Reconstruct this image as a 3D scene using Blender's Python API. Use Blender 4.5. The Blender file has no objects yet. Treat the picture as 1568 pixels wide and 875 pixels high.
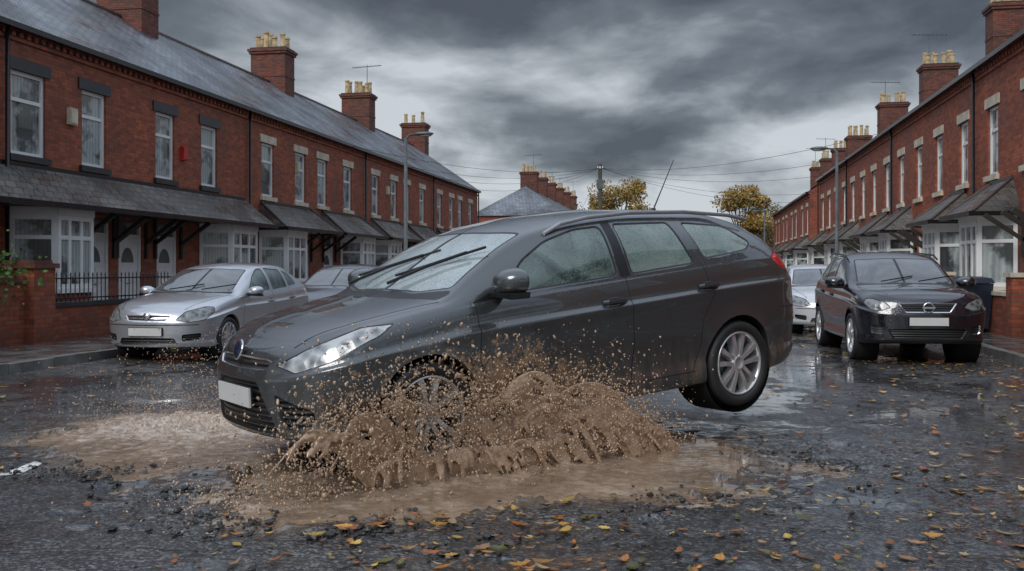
import bpy, bmesh, math, random, time
import numpy as np
from mathutils import Vector, Matrix, noise
random.seed(7); np.random.seed(7)
T0=time.time()
SC=bpy.context.scene
COL=SC.collection
TH=math.radians(10.5)
# ------------------------------------------------------------------ materials
M={}
class NT:
    def __init__(s,name):
        s.m=bpy.data.materials.new(name); s.m.use_nodes=True
        s.t=s.m.node_tree; s.n=s.t.nodes; s.b=s.n['Principled BSDF']; M[name]=s.m
    def add(s,ty,**k):
        n=s.n.new(ty)
        for a,b in k.items(): setattr(n,a,b)
        return n
    def link(s,a,b): s.t.links.new(a,b)
    def val(s,inp,v): s.b.inputs[inp].default_value=v
    def pos(s): 
        return s.add('ShaderNodeNewGeometry').outputs['Position']
    def objc(s): return s.add('ShaderNodeTexCoord').outputs['Object']
    def noise(s,vec,scale,detail=4,rough=.55,dist=0):
        n=s.add('ShaderNodeTexNoise'); n.inputs['Scale'].default_value=scale; n.inputs['Detail'].default_value=detail
        n.inputs['Roughness'].default_value=rough; n.inputs['Distortion'].default_value=dist
        if vec is not None: s.link(vec,n.inputs['Vector'])
        return n.outputs['Fac']
    def ramp(s,fac,stops):
        r=s.add('ShaderNodeValToRGB'); e=r.color_ramp.elements
        while len(e)<len(stops): e.new(.5)
        for i,(p,c) in enumerate(stops):
            e[i].position=p
            e[i].color=(c,c,c,1) if not isinstance(c,(tuple,list)) else (*c,1)
        s.link(fac,r.inputs[0]); return r.outputs[0]
    def math(s,op,a,b=None,clamp=False):
        n=s.add('ShaderNodeMath',operation=op); n.use_clamp=clamp
        for i,x in enumerate((a,b)):
            if x is None: continue
            if isinstance(x,(int,float)): n.inputs[i].default_value=x
            else: s.link(x,n.inputs[i])
        return n.outputs[0]
    def mix(s,f,a,b,blend='MIX'):
        n=s.add('ShaderNodeMix',data_type='RGBA',blend_type=blend)
        for i,x in ((0,f),(6,a),(7,b)):
            if isinstance(x,(int,float)): n.inputs[i].default_value=x if i==0 else (x,x,x,1)
            elif isinstance(x,(tuple,list)): n.inputs[i].default_value=(*x,1)
            else: s.link(x,n.inputs[i])
        return n.outputs[2]
    def bump(s,h,strength=.3,dist=.01,prev=None):
        n=s.add('ShaderNodeBump'); n.inputs['Strength'].default_value=strength if isinstance(strength,(int,float)) else .3
        if not isinstance(strength,(int,float)): s.link(strength,n.inputs['Strength'])
        n.inputs['Distance'].default_value=dist; s.link(h,n.inputs['Height'])
        if prev is not None: s.link(prev,n.inputs['Normal'])
        s.link(n.outputs[0],s.b.inputs['Normal']); return n.outputs[0]
    def base(s,x):
        if isinstance(x,(tuple,list)): s.b.inputs['Base Color'].default_value=(*x,1)
        else: s.link(x,s.b.inputs['Base Color'])
    def rough(s,x):
        if isinstance(x,(int,float)): s.b.inputs['Roughness'].default_value=x
        else: s.link(x,s.b.inputs['Roughness'])
def simple(name,col,rough=.5,metal=0,coat=0,vary=.25,vscale=3,spec=.5):
    n=NT(name); f=n.noise(n.pos(),vscale,5)
    lo=tuple(c*(1-vary) for c in col); hi=tuple(min(1,c*(1+vary)) for c in col)
    n.base(n.ramp(f,[(.3,lo),(.7,hi)])); n.rough(rough); n.val('Metallic',metal); n.val('Coat Weight',coat); n.val('Specular IOR Level',spec)
    return n
def wallvec(n,zs=1.0):
    sp=n.add('ShaderNodeSeparateXYZ'); n.link(n.pos(),sp.inputs[0])
    c=n.add('ShaderNodeCombineXYZ'); n.link(n.math('ADD',sp.outputs[0],sp.outputs[1]),c.inputs[0])
    n.link(n.math('MULTIPLY',sp.outputs[2],zs),c.inputs[1]); return c.outputs[0],sp
def brickmat(name,c1,c2,mortar):
    n=NT(name); v,sp=wallvec(n)
    b=n.add('ShaderNodeTexBrick'); n.link(v,b.inputs['Vector'])
    b.inputs['Scale'].default_value=1; b.inputs['Brick Width'].default_value=.225; b.inputs['Row Height'].default_value=.075
    b.inputs['Mortar Size'].default_value=.007; b.inputs['Mortar Smooth'].default_value=.2; b.inputs['Bias'].default_value=0
    b.inputs['Color1'].default_value=(*c1,1); b.inputs['Color2'].default_value=(*c2,1); b.inputs['Mortar'].default_value=(*mortar,1)
    f=n.noise(n.pos(),.7,6,.65); g=n.noise(n.pos(),9,4)
    col=n.mix(1.0,b.outputs['Color'],n.ramp(f,[(.3,.5),(.7,1.0)]),'MULTIPLY')
    col=n.mix(.6,col,n.ramp(g,[(.3,.5),(.7,1.0)]),'MULTIPLY')
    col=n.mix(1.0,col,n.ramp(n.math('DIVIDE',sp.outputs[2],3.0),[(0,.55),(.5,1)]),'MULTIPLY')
    n.base(col); n.rough(n.ramp(f,[(.3,.5),(.7,.85)]))
    h=n.math('SUBTRACT',n.math('MULTIPLY',g,.35),b.outputs['Fac'])
    n.bump(h,.6,.01)
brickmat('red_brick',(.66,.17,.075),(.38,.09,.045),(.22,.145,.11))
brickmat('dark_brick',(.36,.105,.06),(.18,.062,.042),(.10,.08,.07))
def slate(name,c1,c2):
    n=NT(name); v,sp=wallvec(n,1.75)
    b=n.add('ShaderNodeTexBrick'); n.link(v,b.inputs['Vector'])
    b.inputs['Scale'].default_value=1; b.inputs['Brick Width'].default_value=.3; b.inputs['Row Height'].default_value=.24
    b.inputs['Mortar Size'].default_value=.012; b.inputs['Mortar Smooth'].default_value=.1
    b.inputs['Color1'].default_value=(*c1,1); b.inputs['Color2'].default_value=(*c2,1); b.inputs['Mortar'].default_value=(.012,.012,.014,1)
    f=n.noise(n.pos(),.45,5,.6)
    n.base(n.mix(.9,b.outputs['Color'],n.ramp(f,[(.40,.3),(.60,1.0)]),'MULTIPLY'))
    n.rough(n.ramp(n.noise(n.pos(),.6,5,.7),[(.42,.20),(.58,.5)])); n.val('Specular IOR Level',.8)
    fr=n.math('FRACT',n.math('DIVIDE',n.math('MULTIPLY',sp.outputs[2],1.75),.24))
    h=n.math('SUBTRACT',n.math('SUBTRACT',n.math('MULTIPLY',n.noise(n.pos(),6,3),.7),fr),b.outputs['Fac'])
    n.bump(h,.3,.012)
slate('slate',(.24,.265,.30),(.14,.155,.18)); slate('moss_slate',(.19,.18,.155),(.11,.108,.10))
simple('stone_cream',(.64,.57,.45),.7); simple('stone_black',(.03,.032,.036),.35)
simple('white_paint',(.85,.86,.85),.3,vary=.05); simple('black_paint',(.015,.015,.017),.3)
simple('gutter_black',(.012,.012,.014),.25); simple('pot_cream',(.42,.31,.17),.7,vary=.45,vscale=6)
simple('ridge_tile',(.11,.085,.075),.5); simple('door_white',(.80,.81,.82),.3,vary=.06)
simple('alarm_cream',(.65,.6,.45),.4); simple('alarm_red',(.5,.03,.03),.4)
simple('dark_void',(.012,.012,.012),.8); simple('wood_dark',(.03,.025,.02),.5)
simple('lamp_grey',(.14,.16,.16),.45,metal=.4); simple('lamp_glass',(.5,.5,.45),.2); simple('pole_wood',(.06,.06,.04),.8)
simple('bin_blue',(.012,.02,.035),.35)
def curtain():
    n=NT('net_curtain_glass'); sp=n.add('ShaderNodeSeparateXYZ'); n.link(n.pos(),sp.inputs[0])
    s=n.math('ADD',sp.outputs[0],sp.outputs[1])
    wob=n.math('MULTIPLY',n.noise(n.pos(),3,2),6)
    w=n.math('SINE',n.math('ADD',n.math('MULTIPLY',s,58),wob)); w2=n.math('SINE',n.math('ADD',n.math('MULTIPLY',s,131),wob))
    ww=n.math('ADD',n.math('MULTIPLY',w,.15),n.math('ADD',n.math('MULTIPLY',w2,.12),.72))
    big=n.ramp(n.noise(n.pos(),1.3,4,.6),[(.42,.08),(.52,.9)])
    c=n.mix(1.0,n.mix(1.0,(.54,.61,.60),ww,'MULTIPLY'),big,'MULTIPLY')
    n.base(c); n.rough(.5); n.val('Coat Weight',1); n.val('Coat Roughness',.03)
curtain()
simple('door_glass',(.1,.13,.13),.1)
def pave():
    n=NT('flagstones'); 
    b=n.add('ShaderNodeTexBrick'); n.link(n.pos(),b.inputs['Vector']); b.inputs['Scale'].default_value=1
    b.inputs['Brick Width'].default_value=.9; b.inputs['Row Height'].default_value=.6; b.inputs['Mortar Size'].default_value=.012
    b.inputs['Color1'].default_value=(.15,.145,.14,1); b.inputs['Color2'].default_value=(.09,.088,.085,1); b.inputs['Mortar'].default_value=(.02,.02,.018,1)
    f=n.noise(n.pos(),2,5,.6); n.base(n.mix(.8,b.outputs['Color'],n.ramp(f,[(.3,.5),(.7,1.0)]),'MULTIPLY'))
    n.rough(n.ramp(f,[(.4,.1),(.6,.4)])); n.bump(n.math('SUBTRACT',n.math('MULTIPLY',n.noise(n.pos(),30,4),.3),b.outputs['Fac']),.4,.008)
pave(); simple('kerb_stone',(.19,.19,.18),.4,vary=.35,vscale=4)
def asphalt():
    n=NT('wet_asphalt'); P=n.pos()
    big=n.noise(P,.45,5,.6,.5); med=n.noise(P,3.0,6,.65); fine=n.noise(P,55,3,.7)
    v=n.add('ShaderNodeTexVoronoi'); v.inputs['Scale'].default_value=60; n.link(P,v.inputs['Vector'])
    vc=n.add('ShaderNodeSeparateColor'); n.link(v.outputs['Color'],vc.inputs[0])
    base=n.ramp(vc.outputs[0],[(0,(.018,.018,.02)),(.60,(.065,.065,.068)),(1,(.30,.29,.27))])
    base=n.mix(.9,base,n.ramp(med,[(.32,.35),(.66,1.0)]),'MULTIPLY')
    # patched repairs: big cells of slightly different tarmac
    wv=n.add('ShaderNodeVectorMath',operation='ADD'); n.link(P,wv.inputs[0])
    nz=n.add('ShaderNodeTexNoise'); nz.inputs['Scale'].default_value=2.5; nz.inputs['Detail'].default_value=4; n.link(P,nz.inputs['Vector']); 
    sc=n.add('ShaderNodeVectorMath',operation='SCALE'); n.link(nz.outputs['Color'],sc.inputs[0]); sc.inputs['Scale'].default_value=.5; n.link(sc.outputs[0],wv.inputs[1])
    pv=n.add('ShaderNodeTexVoronoi'); pv.inputs['Scale'].default_value=.42; n.link(wv.outputs[0],pv.inputs['Vector'])
    pc=n.add('ShaderNodeSeparateColor'); n.link(pv.outputs['Color'],pc.inputs[0])
    base=n.mix(1.0,base,n.ramp(pc.outputs[0],[(.0,.62),(.5,.85),(1,1.0)]),'MULTIPLY')
    cv=n.add('ShaderNodeTexVoronoi',feature='DISTANCE_TO_EDGE'); cv.inputs['Scale'].default_value=1.3; n.link(wv.outputs[0],cv.inputs['Vector'])
    crack=n.math('MULTIPLY',n.ramp(cv.outputs['Distance'],[(.0,1),(.024,0)]),n.ramp(n.noise(P,.8,2),[(.44,0),(.52,1)]))
    base=n.mix(crack,base,(.006,.006,.006))
    wetm=n.math('ADD',n.math('MULTIPLY',big,.6),n.math('MULTIPLY',med,.4))
    wet=n.ramp(wetm,[(.465,0),(.515,1)])
    at=n.add('ShaderNodeAttribute',attribute_name='mud')
    base=n.mix(wet,base,n.mix(1.0,base,(.6,.6,.6),'MULTIPLY'))
    base=n.mix(n.math('MULTIPLY',at.outputs['Fac'],n.ramp(med,[(.35,.5),(.6,1)])),base,(.17,.115,.07))
    n.base(base)
    n.rough(n.ramp(med,[(.3,.24),(.7,.46)]))
    n.val('Specular IOR Level',.8)
    n.link(wet,n.b.inputs['Coat Weight']); n.val('Coat Roughness',.025); n.val('Coat IOR',1.6)
    h=n.math('ADD',n.math('MULTIPLY',v.outputs['Distance'],-1),n.math('ADD',n.math('MULTIPLY',fine,.7),n.math('SUBTRACT',n.math('MULTIPLY',med,1.7),n.math('MULTIPLY',crack,3))))
    st=n.ramp(wet,[(0,.55),(1,.22)])
    n.bump(h,st,.012)
    cb_=n.add('ShaderNodeBump'); cb_.inputs['Strength'].default_value=.08; cb_.inputs['Distance'].default_value=.02; n.link(n.noise(P,8,4,.55),cb_.inputs['Height']); n.link(cb_.outputs[0],n.b.inputs['Coat Normal'])
asphalt()
simple('ground_soil',(.06,.055,.045),.8)
def crumb():
    n=NT('asphalt_crumb'); f=n.noise(n.pos(),40,3); n.base(n.ramp(f,[(.3,(.012,.012,.012)),(.7,(.05,.047,.044))])); n.rough(.3); n.bump(n.noise(n.pos(),120,3),.5,.005)
crumb()
def mud():
    n=NT('muddy_water'); P=n.pos(); f=n.noise(P,2.2,6,.65,.8); g=n.noise(P,14,5,.7,.3); 
    col=n.ramp(n.math('ADD',n.math('MULTIPLY',f,.6),n.math('MULTIPLY',g,.4)),[(.36,(.17,.115,.075)),(.5,(.27,.19,.13)),(.62,(.46,.35,.26))])
    at=n.add('ShaderNodeAttribute',attribute_name='mud')
    col=n.mix(n.math('MULTIPLY',at.outputs['Fac'],n.ramp(n.noise(P,22,5,.7,.5),[(.4,.15),(.6,1)])),col,(.66,.53,.41))
    n.base(col); n.rough(.05); n.val('Specular IOR Level',1.0)
    n.bump(n.math('ADD',n.noise(P,9,4,.6,.6),n.math('MULTIPLY',n.noise(P,40,3,.6),.3)),.2,.02)
    m=NT('splash_mud'); P=m.pos(); g=m.noise(P,18,5,.7,.3)
    m.base(m.ramp(g,[(.35,(.36,.225,.13)),(.65,(.70,.50,.34))])); m.rough(.12); m.val('Specular IOR Level',1.0)
    m.val('Transmission Weight',.15)
    m.bump(m.noise(P,60,3,.5),.12,.01)
mud()
simple('road_paint',(.62,.62,.59),.5,vary=.6,vscale=30)
def leafm():
    n=NT('autumn_leaf'); a=n.add('ShaderNodeAttribute',attribute_name='col')
    n.base(n.mix(.5,a.outputs['Color'],n.ramp(n.noise(n.pos(),50,3),[(.3,.5),(.7,1.0)]),'MULTIPLY')); n.rough(.3)
    n.val('Specular IOR Level',.5)
leafm()
simple('bark',(.05,.04,.03),.9); simple('green_leaf',(.06,.13,.02),.5,vary=.5,vscale=12)
def paint(name,col,metal=.5,mud=False,drops=.25,rough=.3):
    n=NT(name); P=n.objc()
    f=n.noise(P,600,1); c=n.ramp(f,[(.3,tuple(x*.75 for x in col)),(.7,tuple(min(1,x*1.3) for x in col))])
    v=n.add('ShaderNodeTexVoronoi'); v.inputs['Scale'].default_value=75; n.link(P,v.inputs['Vector'])
    rnd=n.add('ShaderNodeSeparateColor'); n.link(v.outputs['Color'],rnd.inputs[0])
    d=n.math('MULTIPLY',n.ramp(v.outputs['Distance'],[(.0,1),(.38,0)]),n.math('GREATER_THAN',rnd.outputs[0],.5))
    b=n.bump(d,drops,.004)
    n.val('Coat Weight',1); n.val('Coat Roughness',.02); n.val('Metallic',metal); n.val('Coat IOR',1.75)
    n.link(b,n.b.inputs['Coat Normal'])
    if mud:
        sp=n.add('ShaderNodeSeparateXYZ'); n.link(P,sp.inputs[0])
        dx=n.math('ADD',sp.outputs[0],.95); dz=n.math('SUBTRACT',sp.outputs[2],.25)
        r=n.math('SQRT',n.math('ADD',n.math('MULTIPLY',n.math('MULTIPLY',dx,dx),.45),n.math('MULTIPLY',n.math('MULTIPLY',dz,dz),1.7)))
        nn=n.math('ADD',n.math('MULTIPLY',n.noise(P,11,6,.75),.8),n.math('MULTIPLY',n.noise(P,45,4,.7),.5))
        mask=n.ramp(n.math('SUBTRACT',nn,n.math('MULTIPLY',r,.50)),[(.38,0),(.46,1)])
        # road film, dragged into runs down the doors
        mp=n.add('ShaderNodeMapping'); mp.inputs['Scale'].default_value=(16,16,2.2); n.link(P,mp.inputs[0])
        runs=n.ramp(n.noise(mp.outputs[0],1.0,5,.6),[(.42,.1),(.60,1)])
        film=n.math('MULTIPLY',n.ramp(sp.outputs[2],[(.18,.75),(.62,0)]),runs)
        c=n.mix(film,c,(.20,.145,.10)); c=n.mix(mask,c,(.34,.225,.14))
        n.link(n.math('SUBTRACT',1,mask),n.b.inputs['Coat Weight'])
        n.link(n.math('MULTIPLY',n.math('SUBTRACT',1,n.math('MAXIMUM',mask,film)),metal),n.b.inputs['Metallic'])
    n.base(c); n.rough(rough)
paint('paint_grey',(.066,.074,.078),.45,True,rough=.28,drops=.2); paint('paint_silver',(.56,.58,.61),.7); paint('paint_black',(.006,.007,.012),.1,rough=.2)
paint('paint_white',(.62,.64,.66),.1); paint('paint_navy',(.04,.045,.06),.5)
def glassm(name,c0,c1,sc=3,rough=.06,drops=.5):
    n=NT(name); P=n.objc(); f=n.noise(P,sc,5,.6,.8)
    n.base(n.ramp(f,[(.35,c0),(.65,c1)])); n.rough(rough); n.val('Specular IOR Level',.6); n.val('Coat Weight',1); n.val('Coat Roughness',.02)
    v=n.add('ShaderNodeTexVoronoi'); v.inputs['Scale'].default_value=90; n.link(P,v.inputs['Vector'])
    rnd=n.add('ShaderNodeSeparateColor'); n.link(v.outputs['Color'],rnd.inputs[0])
    d=n.math('MULTIPLY',n.ramp(v.outputs['Distance'],[(.0,1),(.4,0)]),n.math('GREATER_THAN',rnd.outputs[0],.4))
    b=n.bump(d,drops,.006); n.link(b,n.b.inputs['Coat Normal'])
glassm('glass_side',(.012,.025,.022),(.13,.19,.17),3.2)
glassm('glass_screen',(.24,.30,.30),(.44,.51,.51),1.2)
glassm('glass_rearq',(.09,.14,.125),(.23,.30,.27),2.2)
glassm('glass_dark',(.02,.024,.025),(.11,.125,.13),1.5,drops=.2)
simple('tyre',(.022,.022,.022),.55); simple('alloy',(.66,.66,.66),.3,metal=.7,vary=.1); simple('trim_black',(.012,.012,.013),.35)
simple('chrome',(.7,.7,.72),.12,metal=.9,vary=.05); simple('rail_silver',(.6,.6,.62),.35,metal=.4,vary=.05); simple('plate_white',(.66,.66,.64),.35,vary=.05)
simple('tail_red',(.60,.012,.014),.08,coat=1,vary=.3,vscale=20); simple('badge_blue',(.012,.018,.05),.15)
def headm(name,k):
    n=NT(name); P=n.objc(); v=n.add('ShaderNodeTexVoronoi'); v.inputs['Scale'].default_value=13; n.link(P,v.inputs['Vector'])
    f=n.math('ADD',n.math('MULTIPLY',v.outputs['Distance'],.9),n.math('MULTIPLY',n.noise(P,25,3),.4))
    n.base(n.ramp(f,[(.2,(.05*k,.055*k,.06*k)),(.45,(.28*k,.30*k,.31*k)),(.8,(.62*k,.64*k,.64*k))])); n.val('Metallic',.25); n.rough(.25); n.val('Coat Weight',1); n.val('Coat Roughness',.03)
    n.bump(v.outputs['Distance'],.7,.02); 
headm('headlamp',.85); headm('headlamp_grey',.42)
def grille():
    n=NT('grille'); sp=n.add('ShaderNodeSeparateXYZ'); n.link(n.objc(),sp.inputs[0])
    s=n.math('SINE',n.math('MULTIPLY',sp.outputs[2],190)); n.base(n.ramp(s,[(.3,(.004,.004,.004)),(.8,(.035,.035,.036))])); n.rough(.4); n.bump(s,.6,.01)
grille()
# ------------------------------------------------------------------ mesh builder
class MB:
    def __init__(s,T=None): s.v=[];s.f=[];s.m=[];s.s=[];s.T=T or (lambda a,b,c:(a,b,c)); s.names=[]
    def mi(s,m):
        if m not in s.names: s.names.append(m)
        return s.names.index(m)
    def face(s,pts,m,sm=False):
        i=len(s.v); s.v+= [s.T(*p) for p in pts]; s.f.append(tuple(range(i,i+len(pts)))); s.m.append(s.mi(m)); s.s.append(sm)
    def hexa(s,p,m):
        i=len(s.v); s.v+=[s.T(*q) for q in p]; k=s.mi(m)
        for f in ((0,3,2,1),(4,5,6,7),(0,1,5,4),(1,2,6,5),(2,3,7,6),(3,0,4,7)):
            s.f.append(tuple(i+j for j in f)); s.m.append(k); s.s.append(False)
    def box(s,x0,x1,y0,y1,z0,z1,m):
        s.hexa([(x0,y0,z0),(x1,y0,z0),(x1,y1,z0),(x0,y1,z0),(x0,y0,z1),(x1,y0,z1),(x1,y1,z1),(x0,y1,z1)],m)
    def obox(s,P,Q,z0,z1,t,m):
        dx,dy=Q[0]-P[0],Q[1]-P[1]; l=math.hypot(dx,dy) or 1; nx,ny=-dy/l*t/2,dx/l*t/2
        c=[(P[0]-nx,P[1]-ny),(Q[0]-nx,Q[1]-ny),(Q[0]+nx,Q[1]+ny),(P[0]+nx,P[1]+ny)]
        s.hexa([(*q,z0) for q in c]+[(*q,z1) for q in c],m)
    def ring(s,rings,m,closed=True,sm=True,caps=False):
        base=len(s.v); n=len(rings[0]); k=s.mi(m)
        for r in rings: s.v+=[s.T(*p) for p in r]
        for a in range(len(rings)-1):
            for j in range(n if closed else n-1):
                j2=(j+1)%n
                s.f.append((base+a*n+j,base+a*n+j2,base+(a+1)*n+j2,base+(a+1)*n+j)); s.m.append(k); s.s.append(sm)
        if caps:
            s.f.append(tuple(base+j for j in range(n))); s.m.append(k); s.s.append(False)
            o=base+(len(rings)-1)*n; s.f.append(tuple(o+j for j in range(n))); s.m.append(k); s.s.append(False)
    def cyl(s,p0,p1,r0,r1,m,n=10,caps=True):
        a=Vector(p0); b=Vector(p1); d=(b-a).normalized(); u=d.orthogonal().normalized(); w=d.cross(u)
        R=[]
        for p,r in ((a,r0),(b,r1)):
            R.append([tuple(p+u*math.cos(t)*r+w*math.sin(t)*r) for t in [2*math.pi*i/n for i in range(n)]])
        s.ring(R,m,caps=caps)
    def tube(s,pts,r,m,n=8):
        for a,b in zip(pts[:-1],pts[1:]): s.cyl(a,b,r,r,m,n)
    def lathe(s,prof,c,ax,m,n=32,sm=True):
        ax=Vector(ax).normalized(); u=ax.orthogonal().normalized(); w=ax.cross(u); c=Vector(c)
        s.ring([[tuple(c+ax*h+u*math.cos(t)*r+w*math.sin(t)*r) for t in [2*math.pi*i/n for i in range(n)]] for r,h in prof],m,sm=sm)
    def ellip(s,c,r,m,n=16,k=10,fn=None):
        R=[]
        for i in range(k+1):
            ph=math.pi*i/k
            R.append([(c[0]+r[0]*math.sin(ph)*math.cos(t),c[1]+r[1]*math.sin(ph)*math.sin(t),c[2]-r[2]*math.cos(ph)) for t in [2*math.pi*j/n for j in range(n)]])
        s.ring(R,m)
    def obj(s,name,parent=None,off=(0,0,0)):
        me=bpy.data.meshes.new(name); o=Vector(off)
        me.from_pydata([tuple(Vector(p)-o) for p in s.v],[],s.f)
        for x in s.names: me.materials.append(M[x])
        me.polygons.foreach_set('material_index',s.m); me.polygons.foreach_set('use_smooth',s.s); me.update()
        ob=bpy.data.objects.new(name,me); COL.objects.link(ob)
        if parent: ob.parent=parent
        return ob
def empty(name,loc=(0,0,0),rot=(0,0,0)):
    e=bpy.data.objects.new(name,None); e.location=loc; e.rotation_euler=rot; e.empty_display_size=.3; COL.objects.link(e); return e
# ------------------------------------------------------------------ cars
def pchip(tab):
    xs=[a for a,b in tab]; ys=[b for a,b in tab]; n=len(xs)
    h=[xs[i+1]-xs[i] for i in range(n-1)]; d=[(ys[i+1]-ys[i])/h[i] for i in range(n-1)]
    m=[0]*n; m[0]=d[0]; m[-1]=d[-1]
    for i in range(1,n-1):
        m[i]=0 if d[i-1]*d[i]<=0 else 2*d[i-1]*d[i]/(d[i-1]+d[i])
    def f(x):
        if x<=xs[0]: return ys[0]
        if x>=xs[-1]: return ys[-1]
        i=0
        while x>xs[i+1]: i+=1
        t=(x-xs[i])/h[i]
        return (2*t**3-3*t*t+1)*ys[i]+(t**3-2*t*t+t)*h[i]*m[i]+(-2*t**3+3*t*t)*ys[i+1]+(t**3-t*t)*h[i]*m[i+1]
    return f
def bspl(P,per=5):
    P=[P[0]]+P+[P[-1]]; P[0]=(2*P[1][0]-P[2][0],2*P[1][1]-P[2][1]); P[-1]=(2*P[-2][0]-P[-3][0],2*P[-2][1]-P[-3][1])
    out=[]
    for i in range(len(P)-2):
        a,b,c=P[i],P[i+1],P[i+2]
        for k in range(per):
            t=k/per; w0=.5*(1-t)**2; w1=.5*(1+2*t-2*t*t); w2=.5*t*t
            out.append((a[0]*w0+b[0]*w1+c[0]*w2,a[1]*w0+b[1]*w1+c[1]*w2))
    a,b=P[-2],P[-1]; out.append(((a[0]+b[0])/2,(a[1]+b[1])/2)); 
    return out
def inpoly(u,v,poly):
    c=False; n=len(poly); j=n-1
    for i in range(n):
        a,b=poly[i],poly[j]
        if (a[1]>v)!=(b[1]>v) and u<(b[0]-a[0])*(v-a[1])/(b[1]-a[1])+a[0]: c=not c
        j=i
    return c
S2=math.sqrt(.5)
VIEWS={'side':(Vector((1,0,0)),Vector((0,0,1)),lambda f,c:f.normal.y>.25 and c.y>.3),
 'front':(Vector((0,1,0)),Vector((0,0,1)),lambda f,c:f.normal.x<-.12 and c.x<1.1 and c.z<1.0),
 'top':(Vector((1,0,0)),Vector((0,1,0)),lambda f,c:f.normal.z>.2),
 'diag':(Vector((S2,S2,0)),Vector((0,0,1)),lambda f,c:c.x<1.6 and (f.normal.y-f.normal.x)>.2),
 'rdiag':(Vector((S2,-S2,0)),Vector((0,0,1)),lambda f,c:c.x>2.5 and (f.normal.y+f.normal.x)>.2)}
def cut(bm,poly,view,mat,inset=None,ringmat=None,delete=False):
    U,V,fl=VIEWS[view]; us=[p[0] for p in poly]; vs=[p[1] for p in poly]; mg=.07
    b=(min(us)-mg,max(us)+mg,min(vs)-mg,max(vs)+mg)
    sel=[]
    for f in bm.faces:
        c=f.calc_center_median(); u=c.dot(U); v=c.dot(V)
        if b[0]<u<b[1] and b[2]<v<b[3] and fl(f,c): sel.append(f)
    geom=set(sel)
    for f in sel: geom.update(f.edges); geom.update(f.verts)
    geom=list(geom)
    n=len(poly)
    for i in range(n):
        p,q=poly[i],poly[(i+1)%n]; du,dv=q[0]-p[0],q[1]-p[1]
        no=U*dv-V*du
        if no.length<1e-6: continue
        r=bmesh.ops.bisect_plane(bm,geom=geom,dist=1e-5,plane_co=U*p[0]+V*p[1],plane_no=no.normalized())
        geom=[g for g in r['geom'] if g.is_valid]
    fs=[]
    for f in geom:
        if isinstance(f,bmesh.types.BMFace):
            c=f.calc_center_median(); f.normal_update()
            if inpoly(c.dot(U),c.dot(V),poly): fs.append(f)
    if delete:
        bmesh.ops.delete(bm,geom=fs,context='FACES'); return
    for f in fs: f.material_index=mat
    if inset and fs:
        r=bmesh.ops.inset_region(bm,faces=fs,thickness=inset[0],depth=inset[1],use_boundary=False,use_even_offset=True)
        for f in r['faces']: f.material_index=ringmat if ringmat is not None else mat
def roundpoly(P,r=.04,k=4):
    out=[]; n=len(P)
    for i in range(n):
        a,b,c=Vector(P[i-1]),Vector(P[i]),Vector(P[(i+1)%n])
        rr=min(r,(a-b).length*.45,(c-b).length*.45)
        p=b+(a-b).normalized()*rr; q=b+(c-b).normalized()*rr
        for j in range(k+1):
            t=j/k; w=p*(1-t)**2+b*2*t*(1-t)+q*t*t; out.append((w.x,w.y))
    return out
def wheel(mb,c,R,side,style=0,W=.215):
    cx,cy,cz=c; s=side; rr=R*.735; h=W/2
    al='alloy'
    mb.lathe([(rr,-h*.8),(R*.93,-h),(R*.985,-h*.75),(R,-h*.4),(R,h*.4),(R*.985,h*.75),(R*.95,h*.97),(R*.85,h*1.04),(rr*1.02,h*.9),(rr,h*.6)],c,(0,s,0),'tyre',44)
    for q in (-.5,0,.5):
        mb.lathe([(R+.0015,h*q-.006),(R+.0015,h*q+.006)],c,(0,s,0),'trim_black',44)
    mb.lathe([(rr,h*.8),(rr*1.0,h*.92),(rr*.95,h*.94),(rr*.92,h*.7),(rr*.9,-h*.3)],c,(0,s,0),al,44)
    mb.lathe([(rr*.92,-h*.1),(0.001,-h*.1)],c,(0,s,0),'trim_black',32)
    mb.lathe([(rr*.55,h*.0),(rr*.55,h*.12),(0.001,h*.12)],c,(0,s,0),'lamp_grey',24)
    mb.lathe([(rr*.30,h*.2),(rr*.28,h*.72),(rr*.22,h*.84),(rr*.17,h*.86),(rr*.15,h*.80),(0.001,h*.80)],c,(0,s,0),al,24)
    ns=5
    for i in range(ns):
        for off in (-.17,.17) if style==0 else (0,):
            a=2*math.pi*i/ns+.3
            w0,w1=(.020,.030) if style==0 else (.028,.04)
            def P(r,t,ax):
                ca,sa=math.cos(a),math.sin(a)
                return (cx+r*ca-t*sa,cy+s*ax,cz+r*sa+t*ca)
            r0,r1=rr*.18,rr*.95; t0=off*.12; t1=off*rr*1.45
            rm=(r0+r1)/2; tm=(t0+t1)/2*.9
            for (ra,ta,wa,ha),(rb,tb,wb,hb) in (((r0,t0,w0,.80),(rm,tm,w0*1.05,.88)),((rm,tm,w0*1.05,.88),(r1,t1,w1,.84))):
                p=[P(ra,ta-wa,h*.35),P(rb,tb-wb,h*.3),P(rb,tb+wb,h*.3),P(ra,ta+wa,h*.35),P(ra,ta-wa*.7,h*ha),P(rb,tb-wb*.7,h*hb),P(rb,tb+wb*.7,h*hb),P(ra,ta+wa*.7,h*ha)]
                mb.hexa(p,al)
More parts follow.
